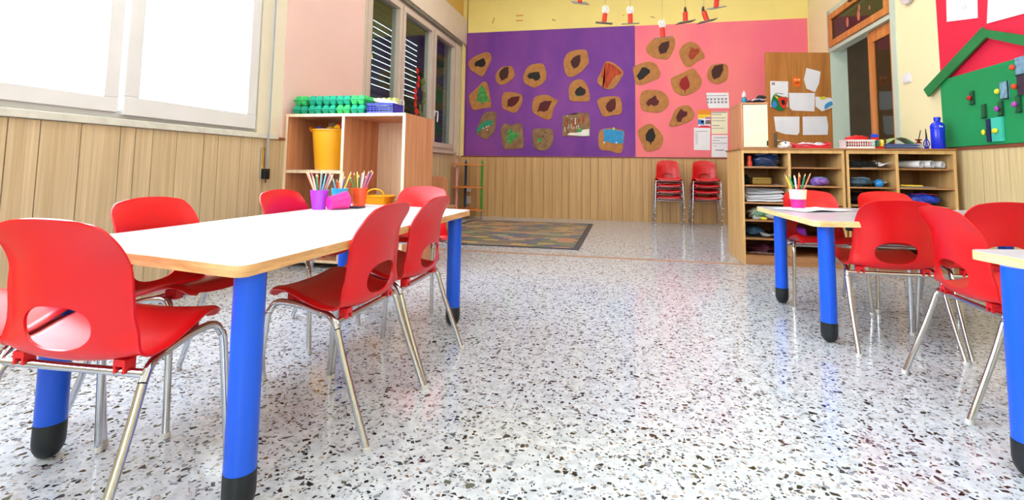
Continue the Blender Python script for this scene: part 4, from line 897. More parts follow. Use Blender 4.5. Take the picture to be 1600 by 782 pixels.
# ================================================================ BEECH CABINET BY THE WINDOW
t = thing('open_cabinet', 'tall open beech cabinet with two bays between the windows', 'cabinet', (-2.06, 3.33, 0))
X0c, X1c, Y0c, Y1c, ZT = -2.545, -1.555, 3.33, 3.87, 1.15
ox, oy = -2.06, 3.33
def cb(name, x0, x1, y0, y1, z0, z1, mats=None, edge=True):
    b = BM(); box(b, x0-ox, x1-ox, y0+.0015-oy, y1-oy, z0, z1, 0); box(b, x0-ox, x1-ox, y0-oy, y0+.0015-oy, z0, z1, 1)
    return put(name, b, [CABW, CABE], t)
cb('side_panel', X0c, X0c+.022, Y0c, Y1c, 0, ZT-.022); cb('side_panel', X1c-.022, X1c, Y0c, Y1c, 0, ZT-.022)
cb('top_panel', X0c, X1c, Y0c-.004, Y1c, ZT-.022, ZT); cb('divider', -2.068, -2.046, Y0c+.002, Y1c-.01, .06, ZT-.022)
cb('back_panel', X0c+.022, X1c-.022, Y1c-.01, Y1c, .0, ZT-.022); cb('shelf', X0c+.022, -2.068, Y0c+.004, Y1c-.01, .70, .722)
cb('shelf', X0c+.022, -2.068, Y0c+.004, Y1c-.01, .36, .382); cb('bottom_panel', X0c+.022, X1c-.022, Y0c+.004, Y1c-.01, .04, .06); cb('shelf', -2.046, X1c-.022, Y0c+.01, Y1c-.01, .455, .475)
# yellow tub full of toys
t = thing('toy_tub', 'deep yellow plastic tub on the cabinet shelf', 'tub', (-2.275, 3.52, .722))
b = BM(); lathe(b, [(0, 0), (.105, 0), (.110, .01), (.138, .305), (.146, .308), (.146, .318), (.134, .318), (.104, .012), (0, .012)], 40); put('tub_body', b, plain('yellow_tub', rgb(248, 178, 30), .35, vary=.03), t, True)
b = BM()
for s in (-1, 1): tube(b, catmull([(s*.140, -.045, .305), (s*.165, -.03, .330), (s*.168, 0, .338), (s*.165, .03, .330), (s*.140, .045, .305)], 4), .009, 8)
put('rope_handle', b, plain('orange_handle', rgb(240, 140, 24), .4), t, True)
def toybrick(col, loc, rot, lab, n=(2, 1), s=.028, group='toy bricks in the yellow tub'):
    b = BM(); a, c = n[0]*s/2, n[1]*s/2; box(b, -a, a, -c, c, 0, s*.8, 0, .002)
    for i in range(n[0]):
        for j in range(n[1]): lathe(b, [(s*.3, s*.8), (s*.3, s*.95), (0, s*.95)], 12, (-a+s*(i+.5), -c+s*(j+.5), 0))
    o = put('toy_brick', b, plain('toy_'+col, {'red': rgb(218, 30, 30), 'blue': rgb(24, 70, 220), 'yellow': rgb(250, 200, 30), 'green': rgb(30, 140, 90), 'light_yellow': rgb(244, 236, 110), 'teal': rgb(20, 120, 140)}[col], .3))
    o.location = loc; o.rotation_euler = rot; tag(o, lab, 'toy brick', group); return o
b = BM(); blob(b, (-2.275, 3.52, 1.0), (.122, .122, .040), 4, .12, 24, 12); o = put('toy_pile', b, plain('toy_pile_mix', rgb(30, 60, 180), .4, vary=.5, scale=26)); tag(o, 'heap of mostly blue toy pieces filling the yellow tub', 'toys', kind='stuff')
for i, (c, x, y, z, lab) in enumerate((('blue', -2.33, 3.46, 1.028, 'blue brick on the toy heap, left front of the tub'), ('yellow', -2.27, 3.50, 1.036, 'yellow brick on top of the toy heap in the tub'), ('red', -2.205, 3.47, 1.024, 'red brick near the right rim of the tub'), ('yellow', -2.185, 3.445, 1.040, 'yellow brick leaning on the divider side of the tub'), ('blue', -2.24, 3.43, 1.018, 'blue brick at the front rim of the tub'), ('red', -2.19, 3.50, 1.06, 'red brick highest in the yellow tub'))):
    toybrick(c, (x, y, z), (R.uniform(-.5, .5), R.uniform(-.5, .5), R.uniform(0, 3)), lab, (2, 1), .03)
b = BM(); sheet(b, -2.50, -2.09, 3.345, 3.50, .7222, .002, 5, 12, .001); o = put('white_netting', b, plain('net_white', rgb(226, 226, 232), .7, vary=.2, scale=60), None, True)
tag(o, 'speckled white cloth under the yellow tub along the shelf edge', 'cloth')
# small yellow basket in the right bay
t = thing('handled_basket', 'low yellow plastic basket with a handle in the right bay of the cabinet', 'basket', (-1.83, 3.50, .475))
YT = plain('yellow_basket', rgb(246, 176, 34), .35)
b = BM(); v = [(.09, .07, 0), (.115, .09, .055), (.125, .10, .058), (.115, .09, .064), (.10, .08, .06), (.082, .062, .006)]
def ring_body(b, prof, mi=0, pw=4, seg=40):
    rings = []
    for rx, ry, z in prof:
        ring = []
        for k in range(seg):
            a = 2*PI*k/seg; c, s = math.cos(a), math.sin(a); q = (abs(c)**pw+abs(s)**pw)**(-1/pw); ring.append(b.verts.new((rx*c*q, ry*s*q, z)))
        rings.append(ring)
    for A, B in zip(rings, rings[1:]):
        for k in range(seg): b.faces.new((A[k], A[(k+1) % seg], B[(k+1) % seg], B[k])).material_index = mi
    b.faces.new(rings[0][::-1]); b.faces.new(rings[-1])
ring_body(b, v); put('basket_body', b, YT, t, True)
b = BM(); tube(b, catmull([(-.075, -.06, .055), (-.055, -.065, .095), (0, -.068, .112), (.055, -.065, .095), (.075, -.06, .055)], 5), .007, 8); put('handle', b, YT, t, True)

# egg cartons on the cabinet
def carton():
    nx, ny = 28, 40; A, B_ = .118, .170; b = BM(); T = []; Bo = []
    for i in range(nx+1):
        r1 = []; r2 = []
        for j in range(ny+1):
            u, v = i/nx, j/ny; fu = 2*((u*2) % 1)-1; fv = 2*((v*3) % 1)-1; bump = (1-fu**4)*(1-fv**4) if 0 < u < 1 and 0 < v < 1 else 0
            edge = min(u, 1-u, v, 1-v)*12; e = min(1, edge); h = .003+e*(.007+.027*bump)
            x, y = (u-.5)*A, (v-.5)*B_; r1.append(b.verts.new((x, y, .036+h))); r2.append(b.verts.new((x, y, .036-min(h, .036))))
        T.append(r1); Bo.append(r2)
    for i in range(nx):
        for j in range(ny):
            b.faces.new((T[i][j], T[i+1][j], T[i+1][j+1], T[i][j+1])); b.faces.new((Bo[i][j], Bo[i][j+1], Bo[i+1][j+1], Bo[i+1][j]))
    for i in range(nx): b.faces.new((T[i][0], Bo[i][0], Bo[i+1][0], T[i+1][0])); b.faces.new((T[i][ny], T[i+1][ny], Bo[i+1][ny], Bo[i][ny]))
    for j in range(ny): b.faces.new((T[0][j], T[0][j+1], Bo[0][j+1], Bo[0][j])); b.faces.new((T[nx][j], Bo[nx][j], Bo[nx][j+1], T[nx][j+1]))
    return b
ECT = plain('teal_pulp', rgb(18, 162, 128), .85, vary=.08, scale=30); ECG = plain('green_pulp', rgb(56, 190, 104), .85, vary=.08, scale=30)
me_c = put('egg_carton', carton(), ECT, None, True); me_g = me_c.data.copy(); me_g.materials.clear(); me_g.materials.append(ECG)
sm = BM(); box(sm, -.061, .061, -.087, .087, .0345, .0375); seam = put('seam_lip', sm, plain('dark_teal_seam', rgb(10, 84, 84), .8), me_c)
ci = 0
for row, items in ((0, [(-2.475, 'T', .2), (-2.335, 'T', 0), (-2.215, 'T', 0), (-2.093, 'G', 0), (-1.973, 'T', 0)]), (1, [(-2.455, 'G', -.1), (-2.335, 'T', .03), (-2.212, 'T', 0), (-2.095, 'T', .02), (-1.975, 'G', -.02)])):
    for i, (x, c, rz) in enumerate(items):
        o = me_c if ci == 0 else me_c.copy()
        if ci: COL.objects.link(o); s2 = seam.copy(); COL.objects.link(s2); s2.parent = o
        if c == 'G': o.data = me_g
        o.location = (x, 3.46, 1.151+.0735*row); o.rotation_euler = (0, 0, rz)
        tag(o, '%s egg carton on the cabinet, %s from the left in the %s row' % ('teal' if c == 'T' else 'light green', ordn[i], 'lower' if row == 0 else 'upper'), 'egg carton', 'egg cartons stacked on the cabinet'); ci += 1
# second line of cartons behind is hidden; pale green cut cartons and basket at the right
def open_basket(label, loc, mat, L, D, H, nx, nz, rz=0, cat='basket', name='plastic_basket', th=.003):
    t = thing(name, label, cat, loc, rz)
    b = BM(); box(b, -L/2, L/2, -D/2, D/2, 0, .004)
    for s in (-1, 1):
        y0, y1 = (-D/2, -D/2+th) if s < 0 else (D/2-th, D/2)
        box(b, -L/2, L/2, y0, y1, .004, H*.22); box(b, -L/2, L/2, y0, y1, H*.84, H)
        for i in range(nx+1): x = -L/2+(L-.004)*i/nx; box(b, x, x+.004, y0, y1, H*.22, H*.84)
        for k in range(1, nz): z = H*.22+(H*.62)*k/nz; box(b, -L/2, L/2, y0, y1, z-.0025, z+.0025)
        x0, x1 = (-L/2, -L/2+th) if s < 0 else (L/2-th, L/2)
        box(b, x0, x1, -D/2, D/2, .004, H)
    put('basket_body', b, mat, t)
    b = BM(); r = .004
    tube(b, [(-L/2-.002, -D/2-.002, H), (L/2+.002, -D/2-.002, H), (L/2+.002, D/2+.002, H), (-L/2-.002, D/2+.002, H), (-L/2-.002, -D/2-.002, H)], r, 8); put('rim', b, mat, t)
    return t
open_basket('small blue slotted basket at the right end of the cabinet top', (-1.785, 3.46, 1.151), plain('royal_blue_plastic', rgb(44, 56, 190), .35), .215, .17, .075, 8, 3)
b = BM(); blob(b, (0, 0, 0), (.100, .065, .020), 9, .16, 26, 12); o = put('folded_cloth', b, plain('white_cloth', rgb(240, 240, 246), .6), None, True); o.location = (-1.785, 3.47, 1.250); o.rotation_euler = (0, .22, 0); tag(o, 'white folded cloth lying over the blue basket', 'cloth')
t = thing('cut_egg_tray', 'pale yellow-green cut egg tray with pointed tips behind the white cloth', 'egg tray', (-1.86, 3.60, 1.151))
b = BM()
for i in range(5):
    for j in range(2): lathe(b, [(.0, 0), (.020, .0), (.022, .10), (.012, .125), (.016, .15), (.010, .152), (0, .13)], 10, (-.10+.045*i, .04*j, 0))
put('tray_cups', b, plain('pale_green_pulp', rgb(206, 216, 130), .8), t, True)
# low wooden piece with rounded corner behind the cabinet
t = thing('low_bookcase', 'low wooden bookcase with a rounded end panel behind the tall cabinet', 'bookcase', (-2.2, 5.0, 0))
b = BM(); prism(b, [(-.34, 0), (.365, 0), (.365, .60)]+[(.305+.06*math.cos(a), .60+.06*math.sin(a)) for a in [PI/2*i/6 for i in range(1, 7)]]+[(-.34, .66)], -.012, .012, 'y'); put('end_panel', b, CABW, t)
b = BM(); box(b, -.34, .30, .012, .5, .30, .32); box(b, -.34, .30, .012, .5, .06, .08); put('shelf', b, CABW, t)
b = BM(); box(b, -.345, -.32, .012, .5, 0, .62); put('back_panel', b, CABW, t)
# corner shelf with pencil-shaped posts
t = thing('corner_shelf', 'small three-tier corner shelf with pencil-shaped pink, blue and green posts', 'shelf', (-2.25, 7.15, 0))
posts = (('pink_post', -2.43, 7.02, rgb(226, 150, 160)), ('blue_post', -2.405, 7.36, rgb(34, 70, 120)), ('green_post', -2.055, 7.06, rgb(60, 150, 50)))
for n_, x, y, c in posts:
    b = BM(); tube(b, [(x+2.25, y-7.15, .13), (x+2.25, y-7.15, .84)], .019, 6); tube(b, [(x+2.25, y-7.15, .84), (x+2.25, y-7.15, .88)], .018, 6, r2=.004); put(n_, b, plain(n_, c, .4), t)
    b = BM(); tube(b, [(x+2.25, y-7.15, .0), (x+2.25, y-7.15, .13)], .010, 10); put('foot', b, CHROME, t)
OSH = plain('orange_shelf_board', rgb(214, 128, 48), .45)
for z in (.80, .465, .135):
    b = BM(); prism(b, smooth2([(-.24, -.17), (-.05, -.185), (.20, -.12), (.22, -.06), (.05, .12), (-.10, .24), (-.19, .26), (-.24, .1)], 3), z-.009, z+.009, 'z'); put('shelf_board', b, OSH, t)

# ================================================================ PIGEONHOLE SHELVES
def shelfunit(label, x0, x1, xd):
    t = thing('pigeonhole_shelf', label, 'shelf unit', (x0, 4.393, 0), group='wooden pigeonhole units')
    y0, y1, H = 4.393, 4.96, .935
    def p(name, a0, a1, c0, c1, z0, z1, m=SHW, bev=0): return put(name, box(BM(), a0-x0, a1-x0, c0-y0, c1-y0, z0, z1, 0, bev), m, t)
    p('side_panel', x0, x0+.018, y0, y1+.02, 0, H); p('side_panel', x1-.018, x1, y0, y1+.02, 0, H); p('divider', xd-.010, xd+.010, y0+.002, y1, .075, H-.025)
    p('top_panel', x0-.012, x1+.002, y0-.012, y1+.03, H, H+.014, SHD, .002); p('top_rail', x0+.018, x1-.018, y0+.001, y0+.02, H-.028, H)
    p('back_panel', x0+.018, x1-.018, y1, y1+.012, .0, H, plain('back_board', rgb(176, 128, 78), .6)); p('plinth', x0+.018, x1-.018, y0+.004, y0+.02, 0, .072, SHP)
    for z in (.795, .645, .503, .359, .212, .075):
        for a, c in ((x0+.018, xd-.010), (xd+.010, x1-.018)): p('shelf', a, c, y0+.006, y1, z-.012, z, SHP)
    return t
shelfunit('wooden pigeonhole unit, left one, its side facing the open floor', .954, 1.722, 1.319)
shelfunit('wooden pigeonhole unit, right one, touching the right wall', 1.736, 2.492, 2.092)
ys = 4.42
def bag(name, label, c, r, mat, seed, cat='pencil case', amp=.12, zip_=None):
    b = BM(); blob(b, (0, 0, 0), r, seed, amp, 26, 14, flat=-r[2]*.86); o = put(name, b, mat, None, True); o.location = (c[0], c[1], c[2]+r[2]*.86); tag(o, label, cat)
    if zip_:
        b = BM(); tube(b, [(-r[0]*.7, -r[1]*.55, r[2]*.72), (0, -r[1]*.6, r[2]*.86), (r[0]*.7, -r[1]*.55, r[2]*.72)], .003, 6); put('zip', b, zip_, o)
    return o
NVG = plain('glossy_navy', rgb(22, 40, 78), .12, vary=.4, scale=9)
bag('pencil_case', 'shiny dark navy pouch in the top left pigeonhole', (1.165, 4.52, .797), (.120, .10, .062), NVG, 2, zip_=plain('zip_grey', rgb(150, 170, 190), .3))
b = BM(); lathe(b, [(0, 0), (.018, 0), (.022, .03), (.014, .055), (.018, .075), (.010, .09), (0, .092)], 16); o = put('toy_figure', b, plain('orange_red_toy', rgb(216, 66, 40), .4), None, True); o.location = (1.030, 4.455, .797); tag(o, 'small orange-red toy figure left of the shiny navy pouch', 'toy')
def flatpaper(label, x0, x1, y0, y1, z, seed, n=1, mat=None, amp=.006, name='paper_sheet', group=None, rz=0, cat='paper sheet', tilt=0):
    for k in range(n):
        b = BM(); sheet(b, -(x1-x0)/2, (x1-x0)/2, -(y1-y0)/2, (y1-y0)/2, 0, amp, seed+k, 12, .0012, 11)
        o = put(name, b, mat or PAPER, None, True); o.location = ((x0+x1)/2+R.uniform(-.008, .008), (y0+y1)/2, z+k*(amp*1.35+.0014)); o.rotation_euler = (tilt, 0, rz+(R.uniform(-.06, .06) if n > 1 else 0))
        tag(o, label if n == 1 else '%s, %s from the bottom' % (label, ordn[k]), cat, group)
flatpaper('white sheet under the shiny navy pouch', .99, 1.25, 4.41, 4.60, .7955, 11, amp=.001)
b = BM(); box(b, -.075, .075, -.05, .05, 0, .062, 0, .012); o = put('tin_box', b, plain('brass_tin', rgb(140, 112, 50), .35, .4)); o.location = (1.125, 4.50, .6455); tag(o, 'dull golden tin box in the second left pigeonhole', 'box')
b2 = BM(); box(b2, -.076, .076, -.051, .051, .045, .049); put('lid_line', b2, plain('brass_dark', rgb(90, 70, 34), .4, .4), o)
bag('pencil_case', 'dark pouch behind the golden tin box', (1.03, 4.68, .6455), (.05, .09, .045), plain('dark_teal_cloth', rgb(22, 44, 48), .5), 6)
flatpaper('small white card right of the golden tin box', 1.215, 1.275, 4.47, 4.52, .6455, 21, amp=.003)
for k in range(6):
    b = BM(); sheet(b, -.140, .140, -.11, .11, 0, .020, 30+k, 14, .0015, 6); o = put('paper_sheet', b, PAPER, None, True); o.location = (1.142+.010*(k % 2-.5), 4.522+.010*k, .5455+.0135*k); o.rotation_euler = (.36-.045*k, 0, 0)
    tag(o, 'white crumpled sheet in the third left pigeonhole, %s of the pile from below' % ordn[k], 'paper sheet', 'pile of crumpled white sheets')
b = BM(); blob(b, (0, 0, 0), (.140, .12, .05), 8, .22, 28, 14, flat=-.042); o = put('plastic_bag', b, plain('milky_plastic', rgb(196, 206, 196), .25, vary=.15, scale=12), None, True); o.location = (1.15, 4.54, .4015); tag(o, 'milky plastic bag with green and yellow things, fourth left pigeonhole', 'bag')
b = BM()
for i in range(6): tube(b, catmull([(-.11+.02*i, -.115, -.01), (-.09+.02*i, -.13, .02), (-.06+.016*i, -.118, .035)], 4), .004, 6)
put('green_ribbon', b, plain('ribbon_green', rgb(20, 130, 70), .5), o)
b = BM(); blob(b, (-.03, -.125, -.03), (.025, .01, .012), 1, .2, 12, 8); put('yellow_tag', b, plain('knob_y', kn['y'], .4), o)
bag('pencil_case', 'dark blue cloth pouch in the fifth left pigeonhole', (1.07, 4.56, .2125), (.085, .11, .048), plain('slate_blue_cloth', rgb(34, 66, 92), .6, vary=.3), 12)
flatpaper('grey crumpled sheet in the fifth left pigeonhole, right of the blue pouch', 1.10, 1.29, 4.41, 4.60, .2125, 41, mat=plain('grey_paper', rgb(160, 166, 170), .7, vary=.2), amp=.035)
b = BM(); blob(b, (0, 0, 0), (.13, .12, .038), 14, .25, 26, 12, flat=-.03); o = put('folded_cloth', b, plain('plum_cloth', rgb(96, 34, 60), .7, vary=.4, scale=14), None, True); o.location = (1.15, 4.60, .106); tag(o, 'plum coloured cloth in the bottom left pigeonhole', 'cloth')
flatpaper('white and pink paper at the front of the bottom left pigeonhole', 1.02, 1.22, 4.405, 4.46, .0755, 44, mat=plain('pink_white_paper', rgb(220, 190, 204), .7, vary=.3, scale=20), amp=.02)
bag('pencil_case', 'dark green case in the second hole of the middle column', (1.40, 4.60, .6455), (.06, .12, .045), plain('bottle_green', rgb(20, 50, 46), .4), 15)
flatpaper('white sheet sticking out beside the dark green case', 1.36, 1.50, 4.41, 4.52, .6455, 51, amp=.003)
bag('pencil_case', 'purple and light blue patterned pencil case, second hole of the middle column', (1.568, 4.49, .6455), (.068, .055, .040), plain('purple_pattern', rgb(140, 100, 190), .3, vary=.5, scale=40), 17, zip_=plain('zip_blue', rgb(120, 190, 220), .3))
bag('cloth_bag', 'violet bag seen through the hole of the chair behind the pencil cup', (1.40, 4.52, .2125), (.07, .09, .052), plain('violet_bag', rgb(130, 40, 170), .4), 19, 'bag')
bag('cloth_bag', 'dark bag in the third hole of the middle column', (1.50, 4.62, .5035), (.14, .12, .050), plain('black_cloth', rgb(20, 24, 32), .6), 20, 'bag')
# right unit
t = thing('wire_tray', 'black wire tray in the top hole of the right unit', 'tray', (1.875, 4.50, .7955)); b = BM()
for z in (.008, .028, .048): tube(b, [(-.10, -.085, z), (.09, -.085, z), (.09, .09, z), (-.10, .09, z), (-.10, -.085, z)], .0035, 6)
for i in range(12): tube(b, [(-.10+i*.0172, -.085, .004), (-.10+i*.0172, -.085, .05)], .003, 6); 
box(b, -.10, .09, -.085, .09, 0, .004); put('wire_body', b, BLACK, t)
bag('cloth_bag', 'black cloth lying in the black wire tray', (1.870, 4.51, .800), (.075, .06, .030), plain('black_cloth', rgb(20, 24, 32), .6), 22, 'cloth')
flatpaper('white creased sheet right of the black wire tray', 1.975, 2.072, 4.40, 4.56, .7955, 61, amp=.045)
flatpaper('white sheet in front of the black wire tray', 1.86, 1.965, 4.402, 4.412, .7955, 62, amp=.003)
bag('pencil_case', 'grey-blue striped case in the second hole of the right unit', (1.86, 4.50, .6455), (.092, .08, .042), plain('grey_blue_cloth', rgb(52, 84, 108), .5, vary=.5, scale=24), 24, zip_=plain('zip_grey', rgb(150, 170, 190), .3))
bag('pencil_case', 'small sky blue case with green spot beside the grey-blue case', (1.985, 4.45, .6455), (.030, .035, .034), plain('sky_case', rgb(40, 130, 200), .4, vary=.4, scale=20), 25)
flatpaper('white sheet rising behind the small sky blue case', 1.93, 2.07, 4.50, 4.66, .6455, 63, amp=.05)
bag('cloth_bag', 'dark bag in the third hole of the right unit', (1.90, 4.60, .5035), (.13, .12, .048), plain('black_cloth', rgb(20, 24, 32), .6), 26, 'bag')
for k, (x, z, r_) in enumerate(((2.235, .797, .030), (2.315, .797, .031), (2.395, .797, .029))):
    b = BM(); n = 26; pts = [((r_-.0006*i*.35)*math.cos(.42*i), (r_-.0006*i*.35)*math.sin(.42*i)) for i in range(n)]
    for a, c in zip(pts, pts[1:]):
        vs = [b.verts.new((a[0], y, a[1])) for y in (-.09, .09)]+[b.verts.new((c[0], y, c[1])) for y in (.09, -.09)]; b.faces.new(vs)
    bmesh.ops.remove_doubles(b, verts=b.verts, dist=1e-5); bmesh.ops.solidify(b, geom=b.faces[:], thickness=.0012)
    o = put('paper_roll', b, PAPER, None, True); o.location = (x, 4.52+.01*k, z+r_+.0005); o.rotation_euler = (0, 0, (.55, .55, .55)[k]); tag(o, 'rolled white paper in the top right pigeonhole, %s roll from the left' % ordn[k], 'paper roll', 'paper rolls in the top right pigeonhole')
flatpaper('white sheet in the second hole of the far right column', 2.12, 2.36, 4.41, 4.56, .6455, 64, amp=.004)
pencil('yellow', (2.13, 4.44, .6605), (2.285, 4.425, .6605), 'yellow pencil lying on the white sheet in the far right column', None, .006)
bag('cloth_bag', 'bright blue and red patterned bag in the third hole of the far right column', (2.30, 4.52, .5035), (.125, .10, .056), plain('blue_pattern', rgb(26, 60, 180), .4, vary=.8, scale=28), 28, 'bag', zip_=plain('zip_red', rgb(190, 30, 40), .4))
bag('cloth_bag', 'black bag left of the bright blue patterned bag', (2.155, 4.66, .5035), (.045, .12, .05), plain('black_cloth', rgb(20, 24, 32), .6), 29, 'bag')

# things on top of the units
ZS = .9495
t = thing('small_cabinet', 'small wooden cabinet with a cream door standing on the left unit', 'cabinet', (1.07, 4.43, ZS))
b = BM(); box(b, -.105, -.090, .0, .45, 0, .37); box(b, .090, .105, 0, .45, 0, .37); box(b, -.090, .090, 0, .45, 0, .015); box(b, -.108, .108, -.006, .455, .37, .384); box(b, -.09, .09, .43, .45, .015, .37); put('carcass', b, CABW, t)
d = put('door', box(BM(), -.088, .100, -.014, -.0005, .008, .364, 0, .002), plain('cream_door', rgb(238, 232, 206), .5), t)
b = BM(); box(b, .088, .098, -.022, -.014, .02, .06); put('latch', b, BLACK, d)
zt = ZS+.384
b = BM(); lathe(b, [(0, 0), (.020, 0), (.022, .004), (.022, .045), (.012, .052), (0, .052)], 20); o = put('glue_bottle', b, plain('teal_label', rgb(20, 130, 160), .3), None, True); o.location = (1.010, 4.50, zt+.0005); tag(o, 'small bottle with teal label on the small cabinet', 'bottle')
b = BM(); lathe(b, [(.010, .052), (.018, .056), (.019, .088), (.008, .094), (.007, .108), (0, .109)], 20); put('clear_neck', b, plain('frosted_pink', rgb(232, 190, 196), .3), o, True)
b = BM(); blob(b, (0, 0, 0), (.070, .09, .018), 31, .25, 24, 10, flat=-.014); o = put('folded_umbrella', b, plain('navy_fabric', rgb(20, 28, 70), .5, vary=.3, scale=20), None, True); o.location = (1.105, 4.52, zt+.0145); tag(o, 'navy folded fabric bundle with white straps on the small cabinet', 'bundle')
b = BM(); tube(b, catmull([(-.05, -.085, .0), (.0, -.07, .018), (.06, -.06, .012)], 5), .0025, 6); tube(b, catmull([(-.04, -.06, .016), (.02, -.03, .02), (.062, -.05, .002)], 5), .0025, 6); put('white_strap', b, PAPER, o)
bag('cloth_bag', 'black pouch at the door side of the navy bundle', (1.145, 4.50, zt+.032), (.035, .05, .020), plain('black_cloth', rgb(20, 24, 32), .6), 33, 'bag', .15)
t = thing('stuffed_toy', 'white plush head with a dark eye lying on the left unit', 'plush toy', (1.33, 4.52, ZS))
b = BM(); blob(b, (0, 0, .030), (.048, .045, .032), 3, .08, 24, 14, flat=-.0295); blob(b, (-.035, -.01, .018), (.030, .03, .020), 5, .1, 18, 10, flat=-.0175); put('plush_body', b, plain('white_plush', rgb(232, 232, 236), .9), t, True)
b = BM(); blob(b, (-.010, -.040, .048), (.008, .005, .007), 0, 0, 12, 8); put('eye', b, BLACK, t, True)
b = BM(); blob(b, (-.05, -.03, .036), (.012, .010, .008), 0, 0, 12, 8); put('yellow_nose', b, plain('toy_nose_yellow', rgb(230, 200, 80), .5), t, True)
t = thing('toy_tray', 'long red and white toy tray beside the plush head on the left unit', 'tray', (1.52, 4.50, ZS))
b = BM(); box(b, -.13, .13, -.05, .05, 0, .008, 0, .002); box(b, -.13, .13, -.052, -.046, .008, .022); box(b, .115, .13, -.05, .05, .008, .055); box(b, -.13, .115, .045, .05, .008, .045); put('red_tray', b, plain('toy_red_tray', rgb(214, 34, 52), .4), t)
b = BM(); blob(b, (-.04, 0, .028), (.07, .035, .022), 9, .25, 20, 10); blob(b, (.06, 0, .030), (.045, .03, .020), 12, .25, 20, 10); put('white_filling', b, plain('white_blue_filling', rgb(206, 214, 236), .6, vary=.25, scale=30), t, True)
b = BM(); tube(b, catmull([(-.165, .0, .045), (-.12, -.045, .03), (-.05, -.05, .034), (.05, -.05, .022), (.12, -.05, .040)], 5), .006, 8); put('red_ribbon', b, plain('toy_red_tray', rgb(214, 34, 52), .4), t, True)
t = open_basket('white slotted basket heaped with red cloth on the right unit', (1.845, 4.47, ZS), plain('white_plastic', rgb(238, 232, 232), .35), .205, .14, .066, 12, 2)
b = BM(); blob(b, (0, 0, .008), (.092, .060, .044), 35, .3, 28, 14); blob(b, (.02, .01, .022), (.05, .04, .024), 37, .3, 20, 10); o = put('red_cloth', b, plain('red_cloth', rgb(214, 24, 32), .7, vary=.15, scale=20), None, True); o.location = (1.842, 4.47, ZS+.052); tag(o, 'red cloth heaped in the white slotted basket', 'cloth')
o = toybrick('red', (1.99, 4.46, ZS), (0, 0, 0), 'flat red base plate under the toy brick stack on the right unit', (4, 2), .020, 'toy bricks on the right unit'); 
zb = ZS+.0195
for i, (c, dx, dz, lab) in enumerate((('green', -.018, 0, 'green brick, lowest of the tall toy brick stack'), ('teal', -.018, .0240, 'teal brick, second of the tall toy brick stack'), ('red', -.018, .048, 'red brick, third of the tall toy brick stack'), ('blue', -.018, .072, 'blue brick on top of the tall toy brick stack'), ('yellow', .026, 0, 'yellow brick, lower one of the short stack'), ('light_yellow', .026, .024, 'pale yellow brick, upper one of the short stack'))):
    toybrick(c, (1.99+dx, 4.46, zb+dz), (0, 0, 0), lab, (2, 2) if dx < 0 else (1, 2), .020 if dx < 0 else .022, 'toy bricks on the right unit').scale = (1, 1, 1.45)
for k in range(7):
    c = (rgb(60, 100, 214), rgb(180, 200, 240), rgb(90, 130, 226), rgb(236, 238, 246))[k % 4]
    b = BM(); sheet(b, -.13, .13, -.10, .10, 0, .003, 70+k, 12, .0014, 8); o = put('paper_folder', b, plain('folder_%d' % (k % 4), c, .5), None, True); o.location = (2.165+R.uniform(-.012, .012), 4.52, ZS+.0005+.0056*k); o.rotation_euler = (0, 0, R.uniform(-.10, .10))
    tag(o, '%s folder in the pile on the right unit, %s from the bottom' % (('blue', 'pale blue', 'mid blue', 'white')[k % 4], ordn[k]), 'folder', 'pile of blue folders')
zf = ZS+.044
b = BM(); n = 12
for i in range(n):
    x0, x1 = -.10+.2*i/n, -.10+.2*(i+1)/n; h0, h1 = .050*math.sin(PI*i/n), .050*math.sin(PI*(i+1)/n)
    vs = [b.verts.new((x0, -.06, h0)), b.verts.new((x1, -.06, h1)), b.verts.new((x1, .08, h1)), b.verts.new((x0, .08, h0))]; b.faces.new(vs)
bmesh.ops.remove_doubles(b, verts=b.verts, dist=1e-5); bmesh.ops.solidify(b, geom=b.faces[:], thickness=.0015)
o = put('green_sheet', b, plain('light_green_sheet', rgb(168, 204, 130), .5, vary=.1), None, True); o.location = (2.17, 4.54, zf); tag(o, 'light green bowed sheet on top of the blue folders', 'paper sheet')
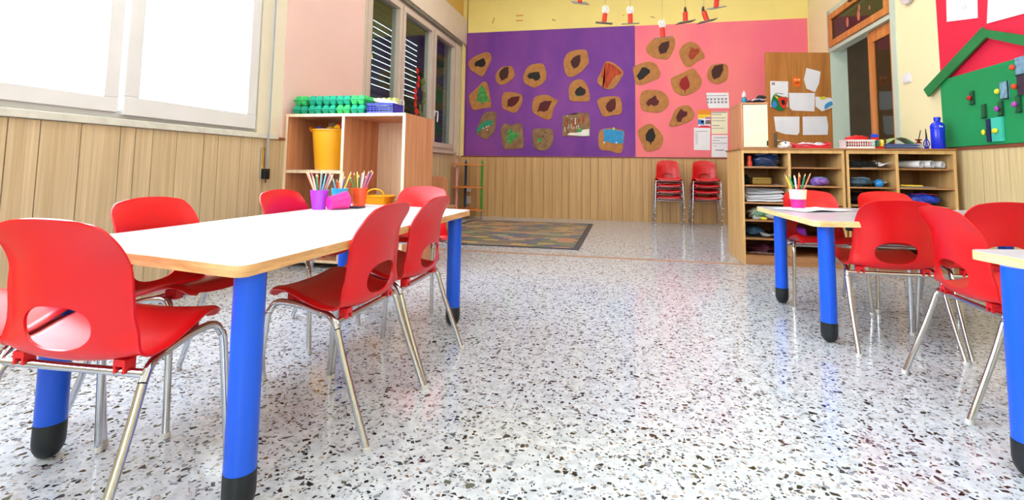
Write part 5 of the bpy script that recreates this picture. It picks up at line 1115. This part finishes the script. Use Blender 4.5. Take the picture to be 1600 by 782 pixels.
t = thing('toy_ladybird', 'small dark red toy at the left end of the folder pile', 'toy', (2.045, 4.47, zf)); b = BM(); blob(b, (0, 0, .016), (.014, .014, .020), 3, .1, 16, 10, flat=-.0155); put('toy_body', b, plain('dark_red_toy', rgb(110, 20, 20), .4), t, True)
t = thing('hole_punch', 'dark red toy stand with an upright black stick on the folder pile', 'toy', (2.285, 4.47, zf)); b = BM(); box(b, -.018, .018, -.01, .01, 0, .010, 0, .002); box(b, -.008, .008, -.008, .008, .010, .032); box(b, -.022, .022, -.009, .009, .024, .034, 0, .003); put('stand', b, plain('dark_red_toy', rgb(110, 20, 20), .4), t)
b = BM(); tube(b, [(.002, 0, .034), (.018, 0, .105)], .0035, 8); put('black_stick', b, BLACK, t)
t = thing('scissors', 'pair of closed dark scissors standing upright beside the blue bottle', 'scissors', (2.355, 4.50, ZS)); b = BM(); prism(b, [(-.006, .075), (.003, .075), (-.001, .165), (-.004, .165)], -.002, 0); prism(b, [(-.002, .075), (.010, .075), (.002, .160), (-.002, .160)], .0005, .0025); put('blades', b, plain('dark_blade', rgb(30, 34, 44), .3, .5), t)
b = BM()
for s in (-1, 1):
    tube(b, catmull([(s*.002, 0, .08), (s*.016, 0, .06), (s*.02, 0, .035), (s*.010, 0, .02), (s*.004, 0, .04)], 4, True)+[Vector((s*.002, 0, .08))], .004, 8)
box(b, -.014, .014, -.006, .006, 0, .022); put('blue_grips', b, plain('royal_blue_plastic', rgb(44, 56, 190), .35), t, True)
t = thing('plastic_bottle', 'tall royal blue plastic bottle at the right end of the units', 'bottle', (2.420, 4.47, ZS))
BB = plain('bottle_blue', rgb(30, 52, 226), .25)
b = BM(); lathe(b, [(0, 0), (.040, 0), (.045, .006), (.046, .15), (.044, .156), (.047, .162), (.047, .185), (.036, .205), (.020, .214), (.018, .222), (0, .222)], 36); put('bottle_body', b, BB, t, True)
b = BM(); lathe(b, [(.0, .222), (.021, .222), (.021, .232), (.024, .244), (.020, .252), (0, .253)], 28); put('cap', b, BB, t, True)
b = BM(); box(b, -.012, -.004, -.0475, -.046, .170, .184, 0, 0); box(b, .002, .010, -.0475, -.046, .168, .180, 0, 0); put('white_mark', b, WHITE, t)
